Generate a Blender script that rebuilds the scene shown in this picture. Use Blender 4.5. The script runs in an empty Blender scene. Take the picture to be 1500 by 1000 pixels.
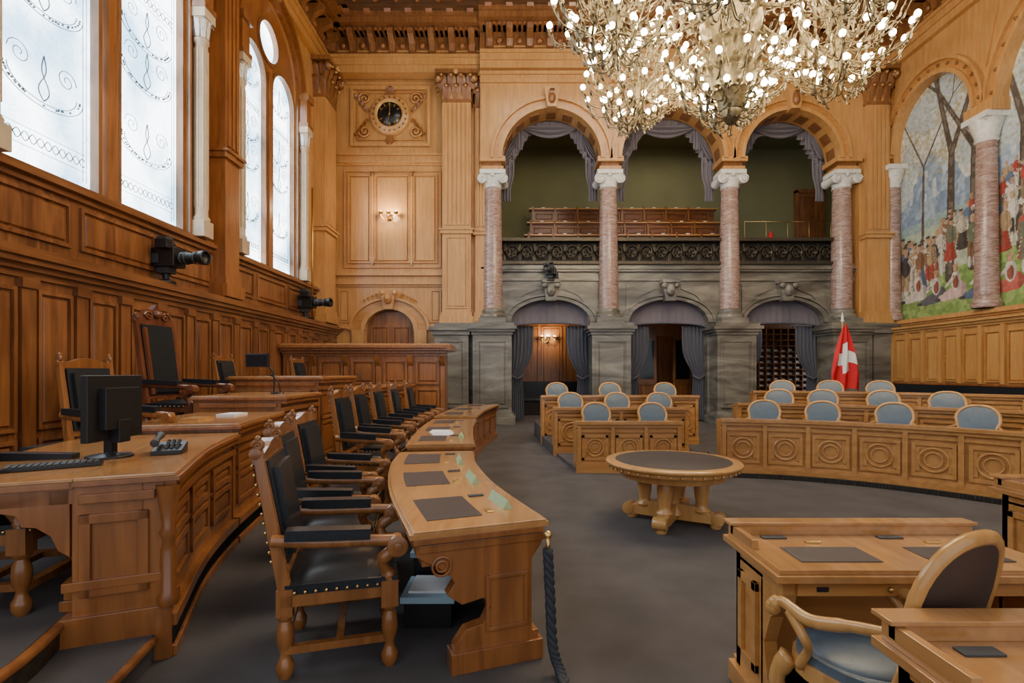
import bpy, bmesh, math, random
import numpy as np
from mathutils import Vector, Matrix
random.seed(4); R=random.random
pi=math.pi
# ------------------------------------------------------------------ materials
MATS={}
def nodes(name):
    m=bpy.data.materials.new(name); m.use_nodes=True
    nt=m.node_tree; b=nt.nodes['Principled BSDF']
    MATS[name]=m
    return m,nt,b
def plain(name,c,rough=.5,metal=0,noise=0,nscale=30,bump=0,coat=0):
    m,nt,b=nodes(name)
    b.inputs['Base Color'].default_value=(*c,1); b.inputs['Roughness'].default_value=rough; b.inputs['Metallic'].default_value=metal
    if coat: b.inputs['Coat Weight'].default_value=coat; b.inputs['Coat Roughness'].default_value=.15
    if noise or bump:
        tc=nt.nodes.new('ShaderNodeTexCoord'); n=nt.nodes.new('ShaderNodeTexNoise'); n.inputs['Scale'].default_value=nscale; n.inputs['Detail'].default_value=4
        nt.links.new(tc.outputs['Object'],n.inputs['Vector'])
        r=nt.nodes.new('ShaderNodeValToRGB'); r.color_ramp.elements[0].position=.3; r.color_ramp.elements[1].position=.7
        r.color_ramp.elements[0].color=tuple(x*(1-noise) for x in c)+(1,); r.color_ramp.elements[1].color=tuple(min(1,x*(1+noise)) for x in c)+(1,)
        nt.links.new(n.outputs['Fac'],r.inputs['Fac']); nt.links.new(r.outputs['Color'],b.inputs['Base Color'])
        if bump:
            bp=nt.nodes.new('ShaderNodeBump'); bp.inputs['Strength'].default_value=bump; bp.inputs['Distance'].default_value=.02
            nt.links.new(n.outputs['Fac'],bp.inputs['Height']); nt.links.new(bp.outputs['Normal'],b.inputs['Normal'])
    return m
def wood(name,c1,c2,sc,rough=.35,coat=.3):
    m,nt,b=nodes(name)
    tc=nt.nodes.new('ShaderNodeTexCoord'); mp=nt.nodes.new('ShaderNodeMapping'); mp.inputs['Scale'].default_value=sc
    n=nt.nodes.new('ShaderNodeTexNoise'); n.inputs['Scale'].default_value=1; n.inputs['Detail'].default_value=6; n.inputs['Distortion'].default_value=.6
    n2=nt.nodes.new('ShaderNodeTexNoise'); n2.inputs['Scale'].default_value=1.1; n2.inputs['Detail'].default_value=2
    nt.links.new(tc.outputs['Object'],mp.inputs['Vector']); nt.links.new(mp.outputs['Vector'],n.inputs['Vector']); nt.links.new(tc.outputs['Object'],n2.inputs['Vector'])
    mx=nt.nodes.new('ShaderNodeMath'); mx.operation='MULTIPLY_ADD'; mx.inputs[1].default_value=.35
    nt.links.new(n2.outputs['Fac'],mx.inputs[0])
    m2=nt.nodes.new('ShaderNodeMath'); m2.operation='MULTIPLY'; m2.inputs[1].default_value=.65
    nt.links.new(n.outputs['Fac'],m2.inputs[0]); nt.links.new(m2.outputs[0],mx.inputs[2])
    r=nt.nodes.new('ShaderNodeValToRGB'); r.color_ramp.elements[0].position=.36; r.color_ramp.elements[1].position=.64
    r.color_ramp.elements[0].color=(*c1,1); r.color_ramp.elements[1].color=(*c2,1)
    nt.links.new(mx.outputs[0],r.inputs['Fac']); nt.links.new(r.outputs['Color'],b.inputs['Base Color'])
    b.inputs['Roughness'].default_value=rough; b.inputs['Coat Weight'].default_value=coat; b.inputs['Coat Roughness'].default_value=.15
    return m
V=(14,14,1.3); H=(14,1.6,14); HX=(1.6,14,14)
wood('oak_wall',(.46,.225,.068),(.61,.325,.115),V)
wood('oak_dark',(.17,.063,.018),(.30,.125,.04),V)
wood('walnut',(.12,.040,.012),(.33,.13,.042),(9,9,.9),.3)
wood('walnut_h',(.14,.048,.014),(.28,.11,.033),H,.3)
wood('oak_desk',(.40,.175,.048),(.56,.275,.085),HX,.28,.4)
wood('oak_top',(.38,.175,.055),(.52,.26,.09),H,.2,.6)
wood('rostrum',(.20,.068,.018),(.36,.135,.038),V,.28,.4)
wood('ceilwood',(.075,.032,.012),(.15,.068,.026),HX,.5)
wood('chairwood',(.19,.070,.019),(.35,.14,.04),V,.26,.4)
wood('goldwood',(.46,.225,.065),(.60,.325,.11),V,.28)
plain('carpet',(.076,.068,.068),.95,noise=.2,nscale=2.2)
plain('leather_black',(.013,.017,.022),.30,noise=.3,nscale=60)
plain('leather_blue',(.095,.13,.165),.4,noise=.1,nscale=30)
plain('leather_brown',(.040,.022,.017),.45)
plain('pad',(.048,.038,.040),.5)
plain('cream',(.56,.43,.29),.5,noise=.1,nscale=6)
plain('white_stone',(.74,.72,.68),.5,noise=.15,nscale=12)
plain('brass',(.75,.52,.2),.3,1)
plain('gold',(.7,.45,.12),.35,.9)
plain('bronze',(.07,.058,.042),.45,.6,noise=.4,nscale=20)
plain('chand',(.17,.135,.075),.38,.65,noise=.4,nscale=20)
plain('black',(.012,.012,.014),.4)
plain('screen',(.01,.012,.016),.12)
plain('grey_plastic',(.05,.055,.06),.5)
plain('olive',(.18,.175,.09),.9,noise=.08,nscale=1)
plain('drape',(.15,.135,.165),.85)
plain('curtain',(.095,.10,.13),.85)
plain('red',(.62,.01,.02),.7)
plain('white',(.8,.8,.8),.6)
plain('paperblue',(.35,.5,.6),.6)
plain('green_card',(.40,.52,.28),.6)
plain('rope',(.03,.035,.045),.8)
plain('clockface',(.008,.008,.01),.25)
plain('dark',(.02,.015,.012),.7)
def marble(name,c1,c2,c3,scale,rough=.22,dist=1.2,det=4):
    m,nt,b=nodes(name)
    tc=nt.nodes.new('ShaderNodeTexCoord'); n=nt.nodes.new('ShaderNodeTexNoise'); n.inputs['Scale'].default_value=scale; n.inputs['Detail'].default_value=det; n.inputs['Distortion'].default_value=dist; n.inputs['Roughness'].default_value=.55
    mp=nt.nodes.new('ShaderNodeMapping'); mp.inputs['Scale'].default_value=(.6,.6,2.6); mp.inputs['Rotation'].default_value=(.1,.18,0)
    nt.links.new(tc.outputs['Object'],mp.inputs['Vector']); nt.links.new(mp.outputs['Vector'],n.inputs['Vector'])
    r=nt.nodes.new('ShaderNodeValToRGB'); e=r.color_ramp.elements; e[0].position=.32; e[0].color=(*c1,1); e[1].position=.70; e[1].color=(*c3,1)
    x=e.new(.5); x.color=(*c2,1)
    nt.links.new(n.outputs['Fac'],r.inputs['Fac']); nt.links.new(r.outputs['Color'],b.inputs['Base Color']); b.inputs['Roughness'].default_value=rough
marble('marble_grey',(.095,.086,.072),(.165,.152,.128),(.27,.25,.21),1.0,.2)
marble('marble_pink',(.22,.125,.10),(.36,.235,.195),(.52,.40,.35),8,.2,1.0,8)
def emit(name,c,s):
    m=bpy.data.materials.new(name); m.use_nodes=True; nt=m.node_tree; nt.nodes.clear()
    o=nt.nodes.new('ShaderNodeOutputMaterial'); e=nt.nodes.new('ShaderNodeEmission'); e.inputs[0].default_value=(*c,1); e.inputs[1].default_value=s
    nt.links.new(e.outputs[0],o.inputs[0]); MATS[name]=m; return m,nt,e
emit('bulb',(1,.80,.50),62)
m,nt,e=emit('glass',(.75,.88,1),9.5)
tc=nt.nodes.new('ShaderNodeTexCoord'); vo=nt.nodes.new('ShaderNodeTexVoronoi'); vo.feature='DISTANCE_TO_EDGE'; vo.inputs['Scale'].default_value=6
no=nt.nodes.new('ShaderNodeTexNoise'); no.inputs['Scale'].default_value=.8; no.inputs['Detail'].default_value=4
nt.links.new(tc.outputs['Object'],vo.inputs['Vector']); nt.links.new(tc.outputs['Object'],no.inputs['Vector'])
r=nt.nodes.new('ShaderNodeValToRGB'); r.color_ramp.elements[0].position=.0; r.color_ramp.elements[0].color=(.60,.74,.85,1); r.color_ramp.elements[1].position=.04; r.color_ramp.elements[1].color=(.86,.95,1,1)
nt.links.new(vo.outputs['Distance'],r.inputs['Fac'])
r2=nt.nodes.new('ShaderNodeValToRGB'); r2.color_ramp.elements[0].position=.36; r2.color_ramp.elements[0].color=(.26,.38,.48,1); r2.color_ramp.elements[1].position=.60; r2.color_ramp.elements[1].color=(1,1,1,1)
nt.links.new(no.outputs['Fac'],r2.inputs['Fac'])
mx=nt.nodes.new('ShaderNodeMixRGB'); mx.blend_type='MULTIPLY'; mx.inputs[0].default_value=1
nt.links.new(r.outputs[0],mx.inputs[1]); nt.links.new(r2.outputs[0],mx.inputs[2]); nt.links.new(mx.outputs[0],e.inputs[0])
plain('etch',(.14,.20,.25),.5)
m,nt,b=nodes('mural'); a=nt.nodes.new('ShaderNodeVertexColor'); a.layer_name='Col'; nt.links.new(a.outputs[0],b.inputs['Base Color']); b.inputs['Roughness'].default_value=.8

# ------------------------------------------------------------------ mesh builder
BOXF=[(0,2,3,1),(4,5,7,6),(0,1,5,4),(2,6,7,3),(0,4,6,2),(1,3,7,5)]
class MB:
    def __init__(s): s.v=[];s.f=[];s.m=[];s.s=[];s.names=[];s.M=Matrix.Identity(4)
    def mi(s,n):
        if n not in s.names: s.names.append(n)
        return s.names.index(n)
    def add(s,vs,fs,mat,smooth=False):
        o=len(s.v); M=s.M
        s.v+=[tuple(M@Vector(p)) for p in vs]; k=s.mi(mat)
        for f in fs: s.f.append([i+o for i in f]); s.m.append(k); s.s.append(smooth)
    def box(s,x0,x1,y0,y1,z0,z1,mat):
        s.add([(x,y,z) for z in(z0,z1) for y in(y0,y1) for x in(x0,x1)],BOXF,mat)
    def taper(s,x0,x1,y0,y1,z0,z1,e,mat):
        s.add([(x0,y0,z0),(x1,y0,z0),(x0,y1,z0),(x1,y1,z0),(x0-e,y0-e,z1),(x1+e,y0-e,z1),(x0-e,y1+e,z1),(x1+e,y1+e,z1)],BOXF,mat)
    def beam(s,p0,p1,w,d,mat,ref=(1,0,0),w1=None,d1=None):
        p0=Vector(p0);p1=Vector(p1);z=(p1-p0).normalized();x=Vector(ref);x=(x-z*x.dot(z)).normalized();y=z.cross(x)
        w1=w if w1 is None else w1; d1=d if d1 is None else d1
        vs=[]
        for p,a,b in((p0,w,d),(p1,w1,d1)):
            for sy in(-1,1):
                for sx in(-1,1): vs.append(p+x*sx*a/2+y*sy*b/2)
        s.add(vs,BOXF,mat)
    def prism(s,poly,a0,a1,mat,plane='xy'):
        n=len(poly)
        if plane=='xy': vs=[(p[0],p[1],a) for a in(a0,a1) for p in poly]
        elif plane=='xz': vs=[(p[0],a,p[1]) for a in(a0,a1) for p in poly]
        else: vs=[(a,p[0],p[1]) for a in(a0,a1) for p in poly]
        s.add(vs,[list(range(n)),list(range(n,2*n))]+[(i,(i+1)%n,(i+1)%n+n,i+n) for i in range(n)],mat)
    def lathe(s,prof,c=(0,0,0),n=16,mat='oak',smooth=True,axis='z'):
        vs=[]
        for r,z in prof:
            for i in range(n):
                a=2*pi*i/n; p=(r*math.cos(a),r*math.sin(a),z)
                if axis=='y': p=(p[0],p[2],p[1])
                elif axis=='x': p=(p[2],p[0],p[1])
                vs.append((c[0]+p[0],c[1]+p[1],c[2]+p[2]))
        fs=[]
        for j in range(len(prof)-1):
            for i in range(n):
                b=(i+1)%n; fs.append((j*n+i,j*n+b,(j+1)*n+b,(j+1)*n+i))
        s.add(vs,fs,mat,smooth)
    def sph(s,c,r,mat,n=10,m=6,sc=(1,1,1)):
        vs=[];fs=[]
        for j in range(m+1):
            for i in range(n):
                t=pi*j/m;a=2*pi*i/n; q=max(.001,math.sin(t))
                vs.append((c[0]+r*sc[0]*q*math.cos(a),c[1]+r*sc[1]*q*math.sin(a),c[2]-r*sc[2]*math.cos(t)))
        for j in range(m):
            for i in range(n): fs.append((j*n+i,j*n+(i+1)%n,(j+1)*n+(i+1)%n,(j+1)*n+i))
        s.add(vs,fs,mat,True)
    def tube(s,pts,r,mat,n=6,closed=False,flat=1):
        pts=[Vector(p) for p in pts]; N=len(pts); rs=r if isinstance(r,(list,tuple)) else [r]*N
        vs=[]; up=Vector((.13,.21,.97)).normalized(); prev=None
        for i,p in enumerate(pts):
            if closed: t=(pts[(i+1)%N]-pts[i-1])
            else: t=pts[min(N-1,i+1)]-pts[max(0,i-1)]
            t=t.normalized() if t.length>1e-9 else Vector((0,0,1))
            if prev is None: u=up if abs(t.dot(up))<.95 else Vector((1,0,0))
            else: u=prev
            x=(u-t*u.dot(t)); x=x.normalized() if x.length>1e-6 else Vector((1,0,0)); prev=x; y=t.cross(x)
            for k in range(n):
                a=2*pi*k/n; vs.append(p+x*math.cos(a)*rs[i]+y*math.sin(a)*rs[i]*flat)
        fs=[]
        for i in range(N if closed else N-1):
            j=(i+1)%N
            for k in range(n): fs.append((i*n+k,i*n+(k+1)%n,j*n+(k+1)%n,j*n+k))
        if not closed: fs+=[tuple(range(n)),tuple((N-1)*n+k for k in range(n))]
        s.add(vs,fs,mat,True)
    def slab(s,xs,zb,zt,y0,y1,mat):
        vs=[]
        for x in xs: vs+=[(x,y0,zb(x)),(x,y1,zb(x)),(x,y0,zt(x)),(x,y1,zt(x))]
        fs=[]
        for i in range(len(xs)-1):
            a=4*i;b=a+4
            fs+=[(a,b,b+2,a+2),(a+1,b+1,b+3,a+3),(a,b,b+1,a+1),(a+2,b+2,b+3,a+3)]
        n=4*(len(xs)-1); fs+=[(0,1,3,2),(n,n+1,n+3,n+2)]
        s.add(vs,fs,mat)
    def archslab(s,cx,rx,zs,rise,ztop,y0,y1,mat,n=24):
        xs=[cx-rx*math.cos(pi*i/n) for i in range(n+1)]
        s.slab(xs,lambda x:zs+rise*math.sqrt(max(0,1-((x-cx)/rx)**2)),lambda x:ztop,y0,y1,mat)
    def ring(s,cx,zs,r0,r1,y0,y1,mat,rise=1,a0=0,a1=pi,n=28):
        vs=[]
        for i in range(n+1):
            a=a0+(a1-a0)*i/n
            for r in(r0,r1):
                for y in(y0,y1): vs.append((cx+r*math.cos(a),y,zs+r*math.sin(a)*rise))
        fs=[]
        for i in range(n):
            a=4*i;b=a+4; fs+=[(a,b,b+1,a+1),(a+2,b+2,b+3,a+3),(a,b,b+2,a+2),(a+1,b+1,b+3,a+3)]
        fs+=[(0,1,3,2),(4*n,4*n+1,4*n+3,4*n+2)]
        s.add(vs,fs,mat)
    def panel(s,x0,x1,z0,z1,y,mat,w=.05,d=.035,raised=True,mat2=None):
        s.box(x0,x1,y-d,y,z0,z0+w,mat); s.box(x0,x1,y-d,y,z1-w,z1,mat); s.box(x0,x0+w,y-d,y,z0+w,z1-w,mat); s.box(x1-w,x1,y-d,y,z0+w,z1-w,mat)
        if raised:
            g=w*1.5; e=w*.5
            a,b,c,f=x0+g,x1-g,z0+g,z1-g
            if b>a+.02 and f>c+.02:
                q=min(e,(b-a)/3,(f-c)/3); yy=y-d*.7
                s.add([(a,y,c),(b,y,c),(b,y,f),(a,y,f),(a+q,yy,c+q),(b-q,yy,c+q),(b-q,yy,f-q),(a+q,yy,f-q)],[(0,1,5,4),(1,2,6,5),(2,3,7,6),(3,0,4,7),(4,5,6,7)],mat2 or mat)
    def mouldx(s,x0,x1,yf,z,prof,mat):
        for pr,h in prof: s.box(x0,x1,yf-pr,yf,z,z+h,mat); z+=h
    def leaf(s,base,out,up,w,mat):
        b=Vector(base);o=Vector(out);u=Vector(up);sd=o.cross(u).normalized()*w
        pts=[(0,0,.7),(.15,.45,1),(.35,.85,.9),(.75,1.0,.5),(.95,.85,.1)]
        vs=[]
        for a,c,k in pts:
            p=b+o*a+u*c; vs+=[p-sd*k,p+o*.12,p+sd*k]
        fs=[]
        for i in range(4): fs+=[(3*i,3*i+1,3*i+4,3*i+3),(3*i+1,3*i+2,3*i+5,3*i+4)]
        s.add(vs,fs,mat,True)
    def obj(s,name,bevel=0,loc=(0,0,0),rz=0):
        me=bpy.data.meshes.new(name); me.from_pydata(s.v,[],s.f)
        for n in s.names: me.materials.append(MATS[n])
        me.polygons.foreach_set('material_index',s.m); me.polygons.foreach_set('use_smooth',s.s)
        bm=bmesh.new(); bm.from_mesh(me); bmesh.ops.recalc_face_normals(bm,faces=bm.faces); bm.to_mesh(me); bm.free()
        o=bpy.data.objects.new(name,me); bpy.context.collection.objects.link(o); o.location=loc; o.rotation_euler=(0,0,rz)
        if bevel:
            b=o.modifiers.new('bev','BEVEL'); b.width=bevel; b.segments=2; b.limit_method='ANGLE'; b.angle_limit=math.radians(50)
        return o
def dup(o,name,loc,rz,sc=(1,1,1)):
    n=bpy.data.objects.new(name,o.data); bpy.context.collection.objects.link(n); n.location=loc; n.rotation_euler=(0,0,rz); n.scale=sc
    for m in o.modifiers:
        b=n.modifiers.new('bev','BEVEL'); b.width=m.width; b.segments=m.segments; b.limit_method='ANGLE'; b.angle_limit=m.angle_limit
    return n
def spline(pts,n=12):
    P=[Vector(p) for p in pts]; P=[P[0]*2-P[1]]+P+[P[-1]*2-P[-2]]; out=[]
    for i in range(1,len(P)-2):
        for k in range(n):
            t=k/n; a,b,c,d=P[i-1:i+3]
            out.append(.5*((2*b)+(c-a)*t+(2*a-5*b+4*c-d)*t*t+(3*b-a-3*c+d)*t**3))
    out.append(P[-2]); return out
class Path:
    def __init__(s,pts,side):
        s.p=spline([(x,y,0) for x,y in pts],14) if len(pts)>2 else [Vector((*q,0)) for q in pts]
        s.c=[0]
        for a,b in zip(s.p,s.p[1:]): s.c.append(s.c[-1]+(b-a).length)
        s.L=s.c[-1]; s.side=side
    def at(s,t,o=0):
        def pos(t):
            t=max(0,min(s.L,t))
            for i in range(len(s.c)-1):
                if t<=s.c[i+1]+1e-9:
                    k=(t-s.c[i])/max(1e-9,s.c[i+1]-s.c[i]); return s.p[i].lerp(s.p[i+1],k)
            return s.p[-1]
        e=.05; d=(pos(t+e)-pos(t-e)).normalized(); n=Vector((d.y,-d.x,0))*s.side
        q=pos(t)+n*o; return q.x,q.y
    def strip(s,mb,a,b,o0,o1,z0,z1,mat):
        n=max(1,int((b-a)/.14)); vs=[]
        for i in range(n+1):
            t=a+(b-a)*i/n; p=s.at(t,o0); q=s.at(t,o1)
            vs+=[(*p,z0),(*q,z0),(*p,z1),(*q,z1)]
        fs=[]
        for i in range(n):
            k=4*i;l=k+4; fs+=[(k,l,l+2,k+2),(k+1,l+1,l+3,k+3),(k,l,l+1,k+1),(k+2,l+2,l+3,k+3)]
        fs+=[(0,1,3,2),(4*n,4*n+1,4*n+3,4*n+2)]
        mb.add(vs,fs,mat)
    def plate(s,mb,t,w,poly,mat):
        a=[(*s.at(t,o),z) for o,z in poly]; b=[(*s.at(t+w,o),z) for o,z in poly]; n=len(poly)
        mb.add(a+b,[list(range(n)),list(range(n,2*n))]+[(i,(i+1)%n,(i+1)%n+n,i+n) for i in range(n)],mat)
    def panels(s,mb,a,b,n,z0,z1,mat,d=.025,w=.045,rosette=False):
        g=.06; W=(b-a)/n
        for i in range(n):
            p=a+i*W+g; q=a+(i+1)*W-g
            s.strip(mb,p,q,0,d,z0,z0+w,mat); s.strip(mb,p,q,0,d,z1-w,z1,mat); s.strip(mb,p,p+w,0,d,z0,z1,mat); s.strip(mb,q-w,q,0,d,z0,z1,mat)
            if rosette:
                c=(p+q)/2; rr=(z1-z0)*.34; zc=(z0+z1)/2
                for rad,tr in((rr,.018),(rr*.62,.012)):
                    pts=[(*s.at(c+rad*math.cos(k*pi/10),.012),zc+rad*math.sin(k*pi/10)) for k in range(20)]
                    mb.tube(pts,tr,mat,6,True)
                for sx in(-1,1):
                    cc=c+sx*(q-p)*.38; s.strip(mb,cc-.03,cc+.03,0,.018,z0+w*1.6,z1-w*1.6,mat)
            else: s.strip(mb,p+w*1.6,q-w*1.6,0,d*.6,z0+w*1.6,z1-w*1.6,mat)
    def find(s,y):
        return min((abs(s.at(s.L*i/400)[1]-y),s.L*i/400) for i in range(401))[1]
LEFT=Matrix(((0,-1,0,-6.16),(1,0,0,0),(0,0,1,0),(0,0,0,1)))
RIGHT=Matrix(((0,1,0,11.66),(1,0,0,0),(0,0,1,0),(0,0,0,1)))

def flutes(mb,x0,x1,y,z0,z1,mat,n=6,d=.035):
    w=(x1-x0)/n
    for i in range(n):
        a=x0+i*w+w*.2; b=x0+(i+1)*w-w*.2
        mb.box(a,b,y-d,y,z0,z1,mat)
def corinth(mb,x0,x1,y0,y1,z0,z1,mat):
    h=z1-z0; mat='oak_dark'
    mb.box(x0-.03,x1+.03,y0-.03,y1,z0-.04,z0+.05,mat)
    mb.taper(x0+.04,x1-.04,y0+.04,y1,z0+.05,z1-.14,.06,mat)
    mb.box(x0-.2,x1+.2,y0-.2,y1,z1-.13,z1,mat)
    n=max(2,round((x1-x0)/.26))
    for row in range(2):
        zz=z0+.06+row*h*.34
        for i in range(n+row):
            x=x0+(x1-x0)*(i+.5-.5*row)/n
            mb.leaf((x,y0,zz),(0,-.22-.06*row,0),(0,0,h*.44),(x1-x0)/n*.46,mat)
            mb.sph((x,y0-.17-.05*row,zz+h*.38),.045,'oak_wall',6,4)
        for sx,X in((-1,x0),(1,x1)):
            for yy in(y0+.06,y0+.28): mb.leaf((X,yy,zz),(sx*.22,0,0),(0,0,h*.44),.1,mat)
    for X in(x0-.1,x1+.1):
        mb.lathe([(.001,-.07),(.12,-.06),(.12,.06),(.001,.07)],(X,y0-.12,z1-.27),12,mat,axis='y'); mb.lathe([(.001,-.1),(.05,-.09),(.05,.06)],(X,y0-.12,z1-.27),8,'oak_wall',axis='y')
    mb.sph(((x0+x1)/2,y0-.2,z1-.08),.09,'oak_wall',8,6)
def pilaster(mb,x0,x1,y,pr,zb,zf,zc,zt,mat):
    mb.box(x0,x1,y-pr,y,zb,zt,mat)
    mb.box(x0-.08,x1+.08,y-pr-.08,y,zb,zb+.25,mat); mb.box(x0-.04,x1+.04,y-pr-.04,y,zb+.25,zb+.38,mat)
    mb.box(x0-.06,x1+.06,y-pr-.06,y,zf-.16,zf,mat); mb.box(x0-.1,x1+.1,y-pr-.1,y,zf-.05,zf,mat)
    flutes(mb,x0+.04,x1-.04,y-pr,zf+.1,zc-.08,mat,max(3,int((x1-x0)/.13)))
    corinth(mb,x0,x1,y-pr,y,zc,zt,mat)

# ------------------------------------------------------------------ shell
mb=MB(); mb.box(-6.9,13,-3,21.8,-.2,0,'carpet'); mb.obj('floor')
mb=MB(); mb.box(-6.9,13.2,-3,17,13.3,13.5,'ceilwood')
for i in range(15): x=-6+i*1.27; mb.box(x-.12,x+.12,-3,16.4,13.0,13.3,'ceilwood')
for i in range(15): y=-2.4+i*1.3; mb.box(-6.1,11.6,y-.12,y+.12,13.02,13.3,'ceilwood')
mb.obj('ceiling')

def entab(mb,x0,x1,y,mat='oak_wall',pr=.15):
    mb.mouldx(x0,x1,y,11.0,[(pr,.22),(pr+.05,.2),(pr+.1,.1)],mat)
    mb.box(x0,x1,y-pr,y,11.5,12.1,'oak_dark')
    mb.mouldx(x0,x1,y,12.1,[(pr+.3,.1),(pr+.55,.16),(pr+.65,.12)],'oak_dark')
    mb.box(x0,x1,y-pr-.9,y,12.48,12.75,'ceilwood'); mb.box(x0,x1,y-pr-1.1,y,12.75,13.1,'ceilwood')
    x=x0+.1
    while x<x1-.1: mb.box(x,x+.08,y-pr-.36,y-pr,12.1,12.18,'rostrum'); x+=.155
    x=x0+.3
    while x<x1-.1:
        mb.prism([(y-pr,11.55),(y-pr-.12,11.6),(y-pr-.16,11.8),(y-pr-.42,11.95),(y-pr-.45,12.1),(y-pr,12.1)],x-.09,x+.09,'oak_dark','yz')
        mb.leaf((x,y-pr-.1,11.6),(0,-.2,0),(0,0,.35),.1,'rostrum')
        mb.prism([(y-pr,12.3),(y-pr-.7,12.4),(y-pr-.75,12.48),(y-pr,12.48)],x-.1,x+.1,'rostrum','yz')
        mb.sph((x+.31,y-pr-.02,11.8),.11,'rostrum',8,5); mb.box(x+.12,x+.5,y-pr-.03,y-pr,11.62,11.66,mat)
        mb.sph((x+.31,y-pr-.95,12.62),.1,'rostrum',8,5)
        mb.box(x+.1,x+.52,y-pr-1.13,y-pr-1.1,12.82,13.02,'oak_dark')
        x+=.62
# ---- left wall
mb=MB(); mb.M=LEFT
ops=[(2.8,1.75),(7.75,1.75),(12.7,1.45)]
mb.box(-3,17,0,.7,0,4.1,'oak_wall')
edges=[-3]+sum([[c-r,c+r] for c,r in ops],[])+[17]
for i in range(0,len(edges),2): mb.box(edges[i],edges[i+1],0,.7,4.1,13.3,'oak_wall')
for c,r in ops: mb.archslab(c,r,9.3,r,13.3,0,.7,'oak_wall')
mb.mouldx(-3,16.5,0,3.95,[(.12,.08),(.2,.07),(.14,.05)],'walnut_h')
mb.box(-3,16.5,-.06,0,3.1,3.95,'walnut')
u=-2.5
while u<15.6: mb.panel(u,u+1.45,3.28,3.88,-.06,'walnut',.05,.04); u+=1.6
for c,r in ops:
    mb.ring(c,9.3,r,r+.12,-.1,0,'rostrum'); mb.ring(c,9.3,r+.12,r+.28,-.05,0,'oak_dark'); mb.ring(c,9.3,r+.28,r+.36,-.16,0,'rostrum')
    for sgn in(-1,1):
        e=c+sgn*r
        mb.box(min(e,e+sgn*.06),max(e,e+sgn*.06),-.06,0,4.15,9.3,'oak_dark')
        k=e+sgn*.21
        mb.box(k-.15,k+.15,-.28,0,8.5,9.3,'rostrum'); mb.box(k-.19,k+.19,-.34,0,9.15,9.32,'oak_dark'); mb.box(k-.18,k+.18,-.32,0,8.42,8.52,'oak_dark')
pilaster(mb,10.12,10.62,0,.36,3.1,6.0,9.9,11.0,'rostrum'); pilaster(mb,15.35,16.2,0,.36,3.1,6.0,9.9,11.0,'oak_wall')
entab(mb,-3,16.5,0)
mb.obj('wall_left')
k=0
for c,r in ops:
    for sgn in(-1,1):
        mb=MB(); mb.M=LEFT; u=c+sgn*(r+.21)
        mb.box(u-.15,u+.15,-.28,-.0,4.15,4.45,'cream')
        mb.lathe([(.14,4.45),(.15,4.5),(.115,4.56),(.11,7.8),(.135,7.83),(.135,7.88),(.11,7.9),(.16,8.25)],(u,-.14,0),16,'cream')
        mb.box(u-.17,u+.17,-.31,0,8.25,8.42,'cream')
        for i in range(8):
            a=2*pi*i/8; mb.box(u+.11*math.cos(a)-.012,u+.11*math.cos(a)+.012,-.14+.11*math.sin(a)-.012,-.14+.11*math.sin(a)+.012,4.7,7.7,'cream')
        for i in range(8):
            a=2*pi*i/8; mb.leaf((u+.12*math.cos(a),-.14+.12*math.sin(a),7.9),(.09*math.cos(a),.09*math.sin(a),0),(0,0,.33),.05,'white_stone')
        k+=1; mb.obj('trim_%d'%k)
mb=MB(); mb.M=LEFT
mb.box(-3,16.45,-.28,0,0,2.95,'walnut')
mb.mouldx(-3,16.45,-.28,2.72,[(.04,.08),(.1,.07),(.17,.07),(.22,.08),(.12,.06)],'walnut_h')
u=-2.9
while u<16:
    mb.box(u-.09,u+.09,-.33,-.28,.3,2.72,'walnut'); mb.box(u-.11,u+.11,-.36,-.28,2.6,2.72,'walnut_h')
    mb.panel(u+.13,u+.62,.9,2.6,-.28,'walnut',.045,.04); mb.panel(u+.13,u+.62,.2,.8,-.28,'walnut',.045,.04)
    u+=.75
mb.obj('wainscot_left')
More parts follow.
